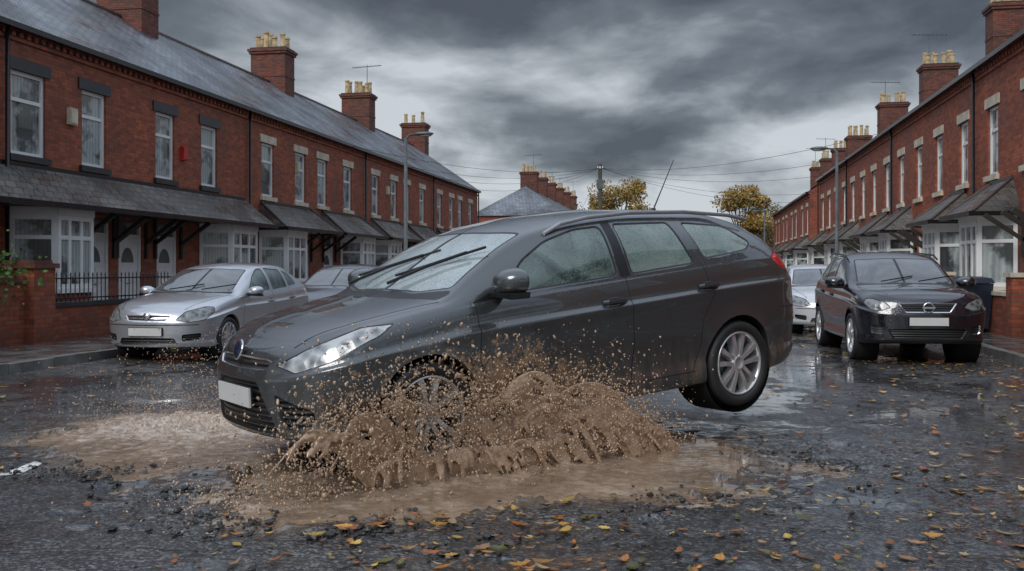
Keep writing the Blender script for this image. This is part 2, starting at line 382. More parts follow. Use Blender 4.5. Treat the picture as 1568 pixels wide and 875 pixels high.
def build_car(name,sp,loc,rot,paintm,glass,scale=1.0,hl='headlamp_grey'):
    L,W=sp['L'],sp['W']; xm=(sp['wf']+sp['wr'])/2
    fz={k:pchip(sp[k]) for k in ('bot','belt','top','rf','crown','nose','tail','wid')}
    fa,fn,ra,rn=sp['ends']
    xs=[fa*(1-math.cos(math.pi/2*i/34)) for i in range(34)]
    nm=int((L-fa-ra)/.035); xs+=[fa+(L-fa-ra)*i/nm for i in range(nm)]
    xs+=[L-ra+ra*math.sin(math.pi/2*i/26) for i in range(27)]
    mats=[paintm,'trim_black',glass[0],glass[1],hl,'grille','tail_red','chrome','dark_void',glass[2]]
    bm=bmesh.new(); rows=[]
    for x in xs:
        e=1.0
        if x<fa: e=max(0,1-(1-x/fa)**fn)**(1/fn)
        if x>L-ra: e=max(0,1-((x-(L-ra))/ra)**rn)**(1/rn)
        w=W*fz['wid'](x)*e
        z0,zb,zt=fz['bot'](x),fz['belt'](x),fz['top'](x); h=zb-z0
        cr=fz['crown'](x); yr=w*fz['rf'](x); zr=max(zt-cr,zb+.012); yb=.94*w
        C=[(.84*w,z0),(.93*w,z0+.004),(.962*w,z0+.05),(.966*w,z0+.14*h),(.948*w,z0+.22*h),(.960*w,z0+.30*h),(.982*w,z0+.42*h),(.991*w,z0+.58*h),(.997*w,z0+.70*h),(1.006*w,z0+.775*h),(1.006*w,z0+.795*h),(.976*w,z0+.83*h),(.966*w,z0+.92*h),(yb+.004,zb-.006),(yb-.004,zb+.006),
           (yb+(yr-yb)*.33+.012*e,zb+(zr-zb)*.36),(yb+(yr-yb)*.66+.014*e,zb+(zr-zb)*.70),(yr+.004,zr-(zr-zb)*.06),(yr-.03*e,zr+cr*.25),(yr*.8,zr+cr*.55),(yr*.5,zt-cr*.16),(yr*.25,zt-cr*.04),(0,zt)]
        S=bspl(C,4)
        wf=max(0,1-x/.95)**1.4; wr=max(0,1-(L-x)/1.1)**1.3
        row=[]
        for y,z in S:
            xx=x+fz['nose'](z)*wf-fz['tail'](z)*wr
            row.append(bm.verts.new((xx,max(y,0),z)))
        rows.append(row)
    n=len(rows[0])
    for i in range(len(rows)-1):
        for j in range(n-1):
            vs=[rows[i][j],rows[i+1][j],rows[i+1][j+1],rows[i][j+1]]
            try: bm.faces.new(vs)
            except: pass
    bmesh.ops.remove_doubles(bm,verts=bm.verts,dist=.0004)
    bm.normal_update()
    bmesh.ops.recalc_face_normals(bm,faces=bm.faces)
    s=sum(f.normal.y for f in bm.faces if f.calc_center_median().y>.6)
    if s<0: bmesh.ops.reverse_faces(bm,faces=bm.faces)
    R=sp['R']; ra_=R+sp.get('gap',.04)
    for view,poly,mat,kw in sp['feat']:
        cut(bm,poly,view,mat,**kw)
    for wx in (sp['wf'],sp['wr']):
        circ=[(wx+ra_*math.cos(t),R+ra_*math.sin(t)) for t in [2*math.pi*i/30 for i in range(30)]]
        big=[(wx+(ra_+.028)*math.cos(t),R+(ra_+.028)*math.sin(t)) for t in [2*math.pi*i/30 for i in range(30)]]
        if sp.get('clad'): cut(bm,big,'side',1)
        cut(bm,circ,'side',0,delete=True)
    bmesh.ops.delete(bm,geom=[v for v in bm.verts if not v.link_faces],context='VERTS')
    for wx in (sp['wf'],sp['wr']):
        for v in bm.verts:
            if v.co.y>.5:
                d=math.hypot(v.co.x-wx,v.co.z-R)-ra_
                if -.01<d<.11: v.co.y+=.012*(1-max(d,0)/.11)**1.5
        ed=[e for e in bm.edges if e.is_boundary and all(abs(math.hypot(v.co.x-wx,v.co.z-R)-ra_)<.012 and v.co.y>.4 for v in e.verts)]
        if ed:
            r=bmesh.ops.extrude_edge_only(bm,edges=ed)
            for g in r['geom']:
                if isinstance(g,bmesh.types.BMVert): g.co.y-=.045; 
                if isinstance(g,bmesh.types.BMFace): g.material_index=0
    for f in bm.faces: f.smooth=True
    push=sp.get('push',0)
    if push:
        for v in bm.verts:
            if v.co.x<.57: v.co.x+=push*(1-v.co.x/.57)
    bmesh.ops.mirror(bm,geom=bm.verts[:]+bm.edges[:]+bm.faces[:],matrix=Matrix(),merge_dist=.0006,axis='Y')
    bmesh.ops.recalc_face_normals(bm,faces=bm.faces)
    for v in bm.verts: v.co.x-=xm
    me=bpy.data.meshes.new(name+'_body'); bm.to_mesh(me); bm.free()
    for x in mats: me.materials.append(M[x])
    try: me.set_sharp_from_angle(angle=math.radians(38))
    except Exception as ex: print(ex)
    par=empty(name,loc,rot); par.scale=(scale,)*3
    body=bpy.data.objects.new('body',me); COL.objects.link(body); body.parent=par
    T=lambda a,b,c:(a-xm,b,c)
    wi=0
    for wx in (sp['wf'],sp['wr']):
        for s in (-1,1):
            wi+=1; mb=MB(T); wheel(mb,(wx,s*(W-.125),R),R,s,sp.get('ws',0)); mb.obj('wheel_%d'%wi,par)
    mb=MB(T)
    for wx in (sp['wf'],sp['wr']):
        for s in (-1,1):
            mb.lathe([(ra_+.004,W-.05),(ra_+.004,W-.36),(0.001,W-.36)],(wx,0,R),(0,s,0),'dark_void',32)
    z0=sp['bot'][len(sp['bot'])//2][1]
    mb.box(sp['wf']+ra_+.02,sp['wr']-ra_-.02,-W*.86,W*.86,z0+.02,z0+.1,'dark_void')
    mb.box(.25,L-.25,-W*.5,W*.5,z0+.03,z0+.12,'dark_void')
    mb.obj('underbody',par)
    mb=MB(T)
    mx,mz=sp['mirror']; ms=sp.get('ms',1.0)
    for s in (-1,1):
        c=(mx,s*(W+.07),mz)
        R_=[]
        for i in range(11):
            ph=math.pi*i/10
            ring=[]
            for j in range(18):
                t=2*math.pi*j/18
                X_=-.5*math.sin(ph)*math.cos(t); Y_=-math.cos(ph); Z_=math.sin(ph)*math.sin(t)
                X_=X_*.24 if X_<0 else X_*.07
                ring.append((c[0]+X_*ms,c[1]+s*Y_*.125*ms,c[2]+ms*(math.copysign(abs(Z_)**.8,Z_)*.078+ (Y_*.008))))
            R_.append(ring)
        mb.ring(R_,paintm)
        mb.box(c[0]+.0355,c[0]+.039,c[1]-.09,c[1]+.09,c[2]-.045,c[2]+.045,'chrome')
        mb.hexa([(c[0]-.10*ms,c[1]-.11*ms,c[2]-.082*ms),(c[0]+.02,c[1]-.11*ms,c[2]-.082*ms),(c[0]+.02,c[1]+.10*ms,c[2]-.07*ms),(c[0]-.09*ms,c[1]+.10*ms,c[2]-.07*ms),(c[0]-.11*ms,c[1]-.11*ms,c[2]-.05*ms),(c[0]+.025,c[1]-.11*ms,c[2]-.05*ms),(c[0]+.025,c[1]+.10*ms,c[2]-.045*ms),(c[0]-.095*ms,c[1]+.10*ms,c[2]-.045*ms)],'trim_black')
        mb.hexa([(mx-.06,s*(W-.08),mz-.09),(mx+.03,s*(W-.08),mz-.09),(mx+.02,s*(W+.02),mz-.06),(mx-.04,s*(W+.02),mz-.06),(mx-.06,s*(W-.10),mz-.04),(mx+.03,s*(W-.10),mz-.04),(mx+.02,s*(W+.02),mz-.02),(mx-.04,s*(W+.02),mz-.02)],'trim_black')
        for hx,hz in sp['handles']:
            yy=W*.985
            mb.tube([(hx-.1,s*(yy-.005),hz),(hx-.075,s*(yy+.028),hz+.004),(hx+.06,s*(yy+.03),hz+.008),(hx+.1,s*(yy-.005),hz+.008)],.015,paintm,8)
            mb.ellip((hx-.005,s*(yy-.004),hz),(.09,.012,.032),'trim_black')
    mb.obj('mirrors_and_handles',par)
    mb=MB(T); px,pz=sp['plate']; px+=push
    mb.box(px-.012,px,-.26,.26,pz-.056,pz+.056,'plate_white'); mb.box(px,px+.01,-.27,.27,pz-.064,pz+.064,'trim_black'); mb.obj('number_plate',par)
    return par,T
G=lambda t=.014,d=-.006:dict(inset=(t,d),ringmat=1)
def seam(view,pts,w=.008):
    out=[]
    for a,b in zip(pts[:-1],pts[1:]):
        d=Vector((b[0]-a[0],b[1]-a[1])).normalized(); nn=Vector((-d.y,d.x))*w/2
        out.append((view,[(a[0]+nn.x,a[1]+nn.y),(b[0]+nn.x,b[1]+nn.y),(b[0]-nn.x,b[1]-nn.y),(a[0]-nn.x,a[1]-nn.y)],8,{}))
    return out
PUSH=.10
estate=dict(L=4.56,W=.91,wf=.93,wr=3.58,R=.32,ends=(.74,2.7,.55,2.8),ms=1.15,push=PUSH,
 bot=[(0,.25),(.3,.225),(.9,.2),(2,.195),(3.6,.21),(4.2,.24),(4.54,.28)],
 belt=[(0,.66),(.25,.75),(.6,.835),(1.0,.895),(1.2,.925),(1.5,.95),(2,.98),(3,1.035),(3.7,1.07),(4.54,1.08)],
 top=[(0,.745),(.12,.81),(.35,.88),(.7,.945),(.98,.99),(1.10,1.015),(1.40,1.19),(1.68,1.34),(1.93,1.425),(2.3,1.485),(2.75,1.512),(3.4,1.495),(3.9,1.445),(4.25,1.385),(4.54,1.33)],
 rf=[(0,.8),(.6,.82),(1.0,.86),(1.13,.86),(1.5,.79),(1.88,.735),(2.5,.72),(3.4,.70),(4.0,.67),(4.54,.64)],
 crown=[(0,.03),(.6,.045),(1.0,.05),(1.22,.07),(1.85,.085),(2.5,.085),(4.54,.07)],
 nose=[(.2,.05),(.3,.01),(.42,.0),(.56,.0),(.64,.025),(.71,.06),(.79,.12)],
 tail=[(.25,.1),(.4,.0),(.6,.0),(.75,.02),(.95,.06),(1.1,.14),(1.25,.25),(1.4,.38)],
 wid=[(0,.97),(.8,.985),(1.5,.99),(2.3,1.0),(3.6,.995),(4.54,.95)],
 mirror=(1.50,1.06),handles=[(2.38,.87),(3.28,.915)],plate=(-.012,.47),
 feat=[('side',roundpoly([(1.49,.98),(2.46,1.035),(2.46,1.385),(2.22,1.37),(1.95,1.30),(1.72,1.185)],.05),2,G()),
       ('side',roundpoly([(2.58,1.04),(3.20,1.08),(3.11,1.39),(2.57,1.395)],.04),9,G()),
       ('side',roundpoly([(3.31,1.105),(3.80,1.15),(3.90,1.205),(3.70,1.345),(3.23,1.385)],.05),9,G()),
       ('side',[(2.475,1.025),(2.565,1.03),(2.555,1.405),(2.475,1.40)],1,{}),
       ('side',[(1.28,.945),(1.475,.962),(1.56,1.055)],1,{}),
       ('top',roundpoly([(1.13,-.2),(1.13,.4),(1.23,.69),(1.86,.585),(1.79,.3),(1.77,-.2)],.05),3,G(.02,-.004)),
       ('top',[(1.00,-.2),(1.00,.4),(1.10,.71),(1.19,.725),(1.215,.70),(1.115,.4),(1.115,-.2)],1,{}),
       ('diag',roundpoly([(.38,.665),(.54,.625),(.80,.690),(1.06,.81),(1.12,.875),(.94,.865),(.62,.765)],.02),4,dict(inset=(.008,-.003),ringmat=1)),
       ('front',roundpoly([(-.2,.625),(.36,.635),(.42,.685),(.34,.70),(-.2,.705)],.02),5,dict(inset=(.008,-.01),ringmat=7)),
       ('front',roundpoly([(-.2,.27),(.48,.27),(.42,.39),(.30,.565),(-.2,.57)],.03),5,dict(inset=(.014,-.02),ringmat=1)),
       ('front',roundpoly([(.53,.30),(.70,.33),(.72,.42),(.47,.51)],.03),5,dict(inset=(.012,-.02),ringmat=1)),
       ('front',[(-.2,.2),(.9,.2),(.9,.255),(-.2,.255)],1,{}),
       ('rdiag',roundpoly([(2.25,1.075),(2.32,.99),(2.62,.93),(2.86,.95),(2.86,1.12),(2.62,1.14),(2.38,1.13)],.03),6,dict(inset=(.006,-.002),ringmat=1)),
      ]+seam('side',[(1.30,.93),(1.29,.6),(1.37,.3)])+seam('side',[(2.515,1.03),(2.53,.6),(2.51,.29)])+seam('side',[(3.26,1.08),(3.31,.85),(3.2,.68),(3.17,.45),(3.1,.32)])+seam('side',[(1.37,.295),(3.12,.315)])
       +seam('top',[(.2,.52),(.5,.66),(1.1,.75)],.010)+seam('side',[(4.05,.70),(4.5,.68)],.007))
hatch=dict(L=4.25,W=.875,wf=.88,wr=3.49,R=.315,ends=(.65,2.6,.5,2.8),
 bot=[(0,.22),(.3,.2),(.9,.19),(2,.19),(3.5,.2),(4.25,.26)],
 belt=[(0,.64),(.25,.72),(.6,.80),(1.0,.87),(1.3,.92),(2,.95),(3,1.0),(3.7,1.04),(4.25,1.04)],
 top=[(0,.73),(.12,.79),(.35,.86),(.7,.925),(1.05,.975),(1.2,1.0),(1.5,1.15),(1.85,1.32),(2.1,1.40),(2.4,1.445),(2.8,1.46),(3.2,1.445),(3.7,1.39),(4.0,1.33),(4.25,1.26)],
 rf=[(0,.8),(.6,.82),(1.1,.86),(1.25,.86),(1.6,.79),(2.0,.735),(2.5,.72),(3.3,.70),(4.25,.64)],
 crown=[(0,.03),(.6,.045),(1.1,.05),(1.4,.07),(2,.08),(2.6,.075),(4.54,.07)],nose=estate['nose'],tail=[(.25,.1),(.4,.0),(.6,.0),(.8,.05),(.95,.12),(1.1,.25),(1.25,.45),(1.4,.6)],
 wid=[(0,.97),(.8,.985),(1.5,.99),(2.3,1.0),(3.6,.99),(4.25,.94)],
 mirror=(1.58,1.0),handles=[(2.3,.83),(3.12,.87)],plate=(-.012,.44),ws=0,
 feat=[('side',roundpoly([(1.58,.97),(2.36,1.005),(2.36,1.36),(2.2,1.35),(1.95,1.23)],.05),2,G()),
       ('side',roundpoly([(2.46,1.005),(3.02,1.04),(3.0,1.34),(2.45,1.365)],.04),2,G()),
       ('side',roundpoly([(3.1,1.055),(3.42,1.085),(3.3,1.27),(3.08,1.33)],.04),2,G()),
       ('top',roundpoly([(1.22,-.2),(1.22,.4),(1.32,.67),(2.02,.555),(1.96,.3),(1.94,-.2)],.05),3,G(.02,-.004)),
       ('top',[(1.12,-.2),(1.12,.4),(1.2,.69),(1.28,.7),(1.3,.68),(1.205,.4),(1.205,-.2)],1,{}),
       ('diag',roundpoly([(.34,.61),(.52,.57),(.74,.60),(.92,.70),(.95,.79),(.80,.80),(.50,.735)],.04),4,dict(inset=(.010,-.003),ringmat=1)),
       ('front',roundpoly([(-.2,.585),(.30,.595),(.36,.675),(-.2,.685)],.02),5,dict(inset=(.014,-.01),ringmat=7)),
       ('front',[(-.2,.62),(.36,.63),(.36,.645),(-.2,.64)],7,{}),
       ('front',roundpoly([(-.2,.25),(.46,.25),(.42,.35),(-.2,.36)],.03),5,dict(inset=(.014,-.02),ringmat=1)),
       ('front',roundpoly([(.52,.30),(.72,.33),(.74,.42),(.52,.40)],.03),5,dict(inset=(.012,-.02),ringmat=1)),
       ('front',[(-.2,.525),(.72,.535),(.72,.547),(-.2,.539)],8,{}),
       ]+seam('side',[(1.36,.9),(1.34,.6),(1.4,.3)])+seam('side',[(2.41,1.0),(2.42,.6),(2.40,.28)])+seam('side',[(3.08,1.04),(3.1,.8),(3.0,.62),(2.98,.4)])+seam('top',[(.2,.5),(.5,.62),(1.12,.72)],.010))
suv=dict(L=4.3,W=.905,wf=.88,wr=3.5,R=.35,gap=.05,clad=True,ends=(.55,3.0,.45,3),ms=1.2,
 bot=[(0,.30),(.3,.27),(.9,.25),(2,.26),(3.5,.27),(4.3,.34)],
 belt=[(0,.80),(.25,.90),(.6,.97),(1.0,1.02),(1.3,1.04),(2,1.07),(3,1.12),(3.7,1.16),(4.3,1.16)],
 top=[(0,.93),(.12,1.0),(.35,1.045),(.7,1.085),(1.05,1.11),(1.2,1.13),(1.5,1.29),(1.85,1.48),(2.1,1.57),(2.4,1.625),(2.8,1.64),(3.2,1.63),(3.7,1.58),(4.0,1.5),(4.3,1.42)],
 rf=[(0,.8),(.6,.82),(1.1,.86),(1.25,.86),(1.6,.81),(2.0,.775),(2.5,.755),(3.3,.73),(4.3,.65)],
 crown=[(0,.03),(.6,.045),(1.1,.05),(1.4,.07),(2,.08),(2.6,.075),(4.54,.07)],nose=[(.25,.07),(.35,.02),(.5,.0),(.68,.0),(.78,.02),(.88,.05),(.97,.1)],tail=[(.25,.1),(.4,.0),(.7,.0),(.95,.05),(1.1,.12),(1.3,.25),(1.5,.42)],
 wid=[(0,.97),(.8,.985),(1.5,.99),(2.3,1.0),(3.6,.99),(4.25,.94)],mirror=(1.55,1.14),handles=[(2.3,.94),(3.12,.98)],plate=(-.02,.61),ws=1,
 feat=[('side',roundpoly([(1.58,1.09),(2.36,1.13),(2.36,1.52),(2.2,1.5),(1.95,1.38)],.05),2,G()),
       ('side',roundpoly([(2.46,1.13),(3.02,1.165),(3.0,1.51),(2.45,1.53)],.04),2,G()),
       ('side',roundpoly([(3.1,1.18),(3.5,1.22),(3.35,1.41),(3.08,1.48)],.04),2,G()),
       ('top',roundpoly([(1.24,-.2),(1.24,.4),(1.32,.69),(2.0,.60),(1.95,.3),(1.93,-.2)],.05),3,G(.02,-.004)),
       ('top',[(1.12,-.2),(1.12,.4),(1.2,.71),(1.28,.72),(1.3,.70),(1.225,.4),(1.225,-.2)],1,{}),
       ('diag',roundpoly([(.38,.80),(.50,.75),(.66,.77),(.80,.86),(.79,.93),(.68,.935),(.48,.885)],.04),4,dict(inset=(.014,-.003),ringmat=1)),
       ('front',roundpoly([(-.2,.735),(.30,.735),(.40,.87),(-.2,.88)],.02),5,dict(inset=(.014,-.01),ringmat=7)),
       ('front',roundpoly([(-.2,.36),(.46,.36),(.54,.50),(-.2,.52)],.03),5,dict(inset=(.014,-.02),ringmat=1)),
       ('front',[(-.2,.28),(.9,.28),(.9,.345),(-.2,.345)],1,{}),
       ('front',roundpoly([(.60,.42),(.74,.44),(.74,.56),(.60,.54)],.03),5,dict(inset=(.006,-.02),ringmat=7)),
       ]+seam('side',[(1.36,1.0),(1.34,.6),(1.4,.34)])+seam('side',[(2.41,1.1),(2.42,.6),(2.40,.34)])+seam('side',[(3.08,1.14),(3.1,.9),(3.0,.7),(2.98,.45)])+seam('top',[(.2,.5),(.5,.64),(1.12,.74)],.010))
# ---- main estate car
YAW=math.radians(46)
car,T=build_car('estate_car',estate,(-1.322,7.796,.145),(0,math.radians(-3.4),YAW),'paint_grey',('glass_side','glass_screen','glass_rearq'),1.1,'headlamp')
mb=MB(T)
for s in (-1,1):
    pts=[(1.98,s*.665,1.345),(2.12,s*.665,1.405),(2.35,s*.662,1.44),(2.75,s*.655,1.463),(3.3,s*.642,1.456),(3.8,s*.622,1.418),(4.02,s*.61,1.378)]
    mb.tube(pts,.014,'rail_silver',8)
mb.obj('roof_rails',car)
mb=MB(T); mb.cyl((3.62,0,1.47),(3.62,0,1.51),.03,.015,'trim_black'); mb.cyl((3.62,0,1.50),(3.87,0,1.90),.006,.003,'trim_black',6); mb.obj('antenna',car)
mb=MB(T)
for (x0,y0,x1,y1) in ((1.15,.52,1.46,.02),(1.15,-.02,1.48,-.50)):
    zz=lambda x:1.025+(x-1.10)*.55+.015
    mb.tube([(x0,y0,zz(x0)),( (x0+x1)/2,(y0+y1)/2-.02,zz((x0+x1)/2)+.015),(x1,y1,zz(x1))],.011,'trim_black',6)
    mb.tube([(x0+.10,y0+.06,zz(x0+.10)-.01),(x1+.08,y1-.10,zz(x1+.08)-.015)],.009,'trim_black',6)
mb.obj('wipers',car)
mb=MB(T); bx=.035+PUSH*.9
mb.lathe([(.0,.012),(.045,.010),(.054,.004),(.056,0)],(bx,0,.735),(-1,0,.35),'badge_blue',20); mb.lathe([(.054,.005),(.062,.005),(.064,-.002)],(bx,0,.735),(-1,0,.35),'chrome',20)
for s in (-1,1):
    mb.lathe([(0.001,.012),(.032,.012),(.04,.0),(.04,-.02)],(.24,s*.60,.385),(-1,s*.5,0),'headlamp',16)
mb.obj('badge_and_foglamps',car)
# ---- parked cars
c2,T2=build_car('parked_car',hatch,(-7.72,12.9+2.18,0),(0,0,math.radians(89)),'paint_silver',('glass_side','glass_dark','glass_side'))
mb=MB(T2); mb.lathe([(0.001,.012),(.045,.01),(.055,0)],(.02,0,.665),(-1,0,.2),'chrome',18)
for y0 in (.35,-.2): mb.tube([(1.22,y0,1.03),(1.4,y0-.5,1.11)],.009,'trim_black',6)
mb.obj('badge_and_wipers',c2)
c3,T3=build_car('parked_car',suv,(3.12,14.5+2.2,0),(0,0,math.radians(93)),'paint_black',('glass_dark','glass_dark','glass_dark'))
mb=MB(T3); mb.lathe([(.062,.012),(.075,.014),(.078,0)],(.0,0,.805),(-1,0,.1),'chrome',20); mb.box(-.02,-.008,-.085,.085,.792,.818,'chrome')
for s in (-1,1): mb.tube([(2.0,s*.685,1.50),(2.2,s*.685,1.57),(3.2,s*.66,1.62),(3.7,s*.64,1.56)],.015,'trim_black',8)
for y0 in (.35,-.2): mb.tube([(1.24,y0,1.16),(1.4,y0-.5,1.24)],.009,'trim_black',6)
mb.obj('badge_and_rails',c3)
c4,T4=build_car('parked_car',hatch,(-7.6,18.6+2.18,0),(0,0,math.radians(90)),'paint_navy',('glass_dark','glass_dark','glass_dark'))
c5,T5=build_car('parked_car',hatch,(2.75,20.6+2.18,0),(0,0,math.radians(91)),'paint_white',('glass_dark','glass_dark','glass_dark'))
print('cars',time.time()-T0)
# ------------------------------------------------------------------ houses
def panel(mb,P,Q,z0,z1,mull=(),trans=(),fw=.06,frame='white_paint'):
    P=Vector(P);Q=Vector(Q); d=(Q-P); l=d.length; d/=l
    at=lambda t:P+d*t
    mb.face([(*P,z0),(*Q,z0),(*Q,z1),(*P,z1)],'net_curtain_glass')
    mb.obox(at(0),at(fw),z0,z1,.09,frame); mb.obox(at(l-fw),at(l),z0,z1,.09,frame)
    mb.obox(at(fw),at(l-fw),z0,z0+fw,.08,frame); mb.obox(at(fw),at(l-fw),z1-fw,z1,.08,frame)
    for m in mull: mb.obox(at(l*m-fw*.45),at(l*m+fw*.45),z0+fw,z1-fw,.07,frame)
    for t in trans:
        z=z0+(z1-z0)*t; mb.obox(at(fw),at(l-fw),z-fw*.45,z+fw*.45,.06,frame)
def house(side,Xw,eave,u0,u1,wins,bays,doors,canopies,lintel='stone_cream',chimney=True,near=True,hip=False,pipe=True,wz=(3.62,5.3)):
    Tf=(lambda u,d,z:(Xw+d,u,z)) if side<0 else (lambda u,d,z:(Xw-d,u,z))
    loc=Tf(u0,0,0); par=empty('brick_house',loc)
    w=MB(Tf)
    ops=[(a-b/2,a+b/2,wz[0],wz[1]) for a,b in wins]+[(a-.5,a+.5,.12,2.5) for a in doors]+[(a+.25,b-.25,.9,2.5) for a,b in bays]
    us=sorted({u0,u1,*[o[0] for o in ops],*[o[1] for o in ops]}); zs=sorted({0,eave,*[o[2] for o in ops],*[o[3] for o in ops]})
    for i in range(len(us)-1):
        for j in range(len(zs)-1):
            a,b,c,d=us[i],us[i+1],zs[j],zs[j+1]; mu,mz=(a+b)/2,(c+d)/2
            if any(o[0]<mu<o[1] and o[2]<mz<o[3] for o in ops): continue
            w.face([(a,0,c),(b,0,c),(b,0,d),(a,0,d)],'red_brick')
    for o in ops:
        a,b,c,d=o; D=-.14
        w.face([(a,0,c),(a,D,c),(a,D,d),(a,0,d)],'red_brick'); w.face([(b,0,c),(b,D,c),(b,D,d),(b,0,d)],'red_brick')
        w.face([(a,0,d),(a,D,d),(b,D,d),(b,0,d)],'red_brick'); w.face([(a,0,c),(a,D,c),(b,D,c),(b,0,c)],'stone_cream')
    dep=8.0; rz=eave+2.85
    for u in (u0+.001,u1-.001):
        if hip and u<u0+.1: w.face([(u,0,0),(u,-dep,0),(u,-dep,eave),(u,0,eave)],'red_brick')
        else: w.face([(u,0,0),(u,-dep,0),(u,-dep,eave),(u,-dep/2,rz-.05),(u,0,eave)],'red_brick')
    w.face([(u0,-dep,0),(u1,-dep,0),(u1,-dep,eave),(u0,-dep,eave)],'red_brick')
    for a,b in wins:
        w.box(a-b/2-.14,a+b/2+.14,-.05,.035,wz[1],wz[1]+.24,lintel); w.box(a-b/2-.1,a+b/2+.1,-.05,.08,wz[0]-.13,wz[0],lintel)
    w.box(u0,u1,0.002,.05,eave-.34,eave-.26,'red_brick'); w.box(u0,u1,.002,.10,eave-.16,eave-.02,'dark_brick')
    if near:
        k=u0+.06
        while k<u1-.1:
            w.box(k,k+.11,.003,.085,eave-.255,eave-.165,'red_brick'); k+=.225
    w.obj('walls',par,loc)
    wn=MB(Tf)
    for a,b in wins: panel(wn,(a-b/2,-.1),(a+b/2,-.1),wz[0],wz[1],(),(.66,) if near else (.6,),.08)
    for a,b in bays:
        p=[(a,.0),(a+.42,.72),(b-.42,.72),(b,.0)]
        for q in range(3):
            P,Q=p[q],p[q+1]; mul=(.333,.667) if q==1 else ()
            wn.face([(*P,.1),(*Q,.1),(*Q,.86),(*P,.86)],'red_brick')
            wn.obox(P,Q,.86,.95,.16,'stone_cream' if lintel=='stone_cream' else 'white_paint')
            panel(wn,P,Q,.952,2.42,mul,(.70,),.09)
            wn.obox(P,Q,2.422,2.60,.14,'white_paint')
    wn.obj('windows',par,loc)
    dr=MB(Tf)
    for a in doors:
        dr.box(a-.42,a+.42,-.13,-.09,.14,2.1,'door_white'); 
        for s in (-1,1): dr.box(a+s*.46-.04,a+s*.46+.04,-.14,-.04,.12,2.5,'white_paint')
        dr.box(a-.42,a+.42,-.14,-.05,2.1,2.17,'white_paint'); dr.box(a-.42,a+.42,-.12,-.10,2.17,2.5,'door_glass')
        for (x0,x1,z0,z1) in ((-.3,-.05,.3,.95),(.05,.3,.3,.95),(-.3,-.05,1.05,1.35),(.05,.3,1.05,1.35)):
            dr.box(a+x0,a+x1,-.095,-.075,z0,z1,'white_paint')
        pts=[(a+.26*math.cos(t),-.085,1.5+.36*math.sin(t)) for t in [math.pi*i/10 for i in range(11)]]
        dr.face(pts,'door_glass'); dr.box(a-.1,a+.1,-.09,-.07,.99,1.02,'chrome')
        dr.box(a-.6,a+.6,-.1,.35,.0,.16,'stone_cream')
        for s in (-1,1):
            u=a+s*.62
            dr.hexa([(u-.04,.0,2.0),(u+.04,.0,2.0),(u+.04,.06,1.95),(u-.04,.06,1.95),(u-.04,.80,2.58),(u+.04,.80,2.58),(u+.04,.86,2.50),(u-.04,.86,2.50)],'wood_dark')
            dr.box(u-.04,u+.04,.003,.07,1.6,2.6,'wood_dark')
    if doors: dr.obj('doors',par,loc)
    rf=MB(Tf)
    e=.18
    if hip:
        h=4.0
        rf.face([(u0-e,e,eave-.02),(u1,e,eave-.02),(u1,-dep/2,rz),(u0+h,-dep/2,rz)],'slate')
        rf.face([(u0-e,-dep-e,eave-.02),(u1,-dep-e,eave-.02),(u1,-dep/2,rz),(u0+h,-dep/2,rz)],'slate')
        rf.face([(u0-e,e,eave-.02),(u0-e,-dep-e,eave-.02),(u0+h,-dep/2,rz)],'slate')
    else:
        rf.face([(u0,e,eave-.02),(u1,e,eave-.02),(u1,-dep/2,rz),(u0,-dep/2,rz)],'slate')
        rf.face([(u0,-dep-e,eave-.02),(u1,-dep-e,eave-.02),(u1,-dep/2,rz),(u0,-dep/2,rz)],'slate')
    k=u0+(4 if hip else 0)
    while k<u1:
        rf.cyl((k,-dep/2,rz-.03),(min(k+.43,u1),-dep/2,rz-.03),.1,.1,'ridge_tile',8); k+=.45
    rf.box(u0,u1,.1,.24,eave-.14,eave-.03,'gutter_black')
    for a,b in canopies:
        z0,z1=2.64,3.42; D=1.0
        hp=.55 if side>0 else (.35 if lintel=='stone_cream' else 0)
        rf.face([(a,D,z0),(b,D,z0),(b-hp,.0,z1),(a+hp,.0,z1)],'moss_slate')
        for u,v in ((a,a+hp),(b,b-hp)):
            if hp:
                rf.face([(u,D,z0),(v,0,z1),(u,0,z0)],'moss_slate')
                rf.cyl((u,D,z0+.01),(v,0.02,z1+.01),.035,.035,'ridge_tile',6)
                rf.box(u-.05,u+.05,.01,D,z0-.1,z0-.002,'gutter_black')
            else: rf.face([(u,D,z0),(u,0,z1),(u,0,z0-.06),(u,D,z0-.06)],'black_paint')
        rf.face([(a,D,z0-.06),(b,D,z0-.06),(b,.0,z0-.06),(a,.0,z0-.06)],'white_paint' if lintel=='stone_cream' else 'wood_dark')
        rf.box(a-.01,b+.01,D+.001,D+.09,z0-.1,z0+.01,'gutter_black')
        rf.box(a+hp,b-hp,.003,.05,z1-.04,z1+.05,'gutter_black')
    if pipe:
        rf.cyl((u1-.1,.1,0.1),(u1-.1,.1,eave-.1),.04,.04,'gutter_black',8)
    rf.obj('roof',par,loc)
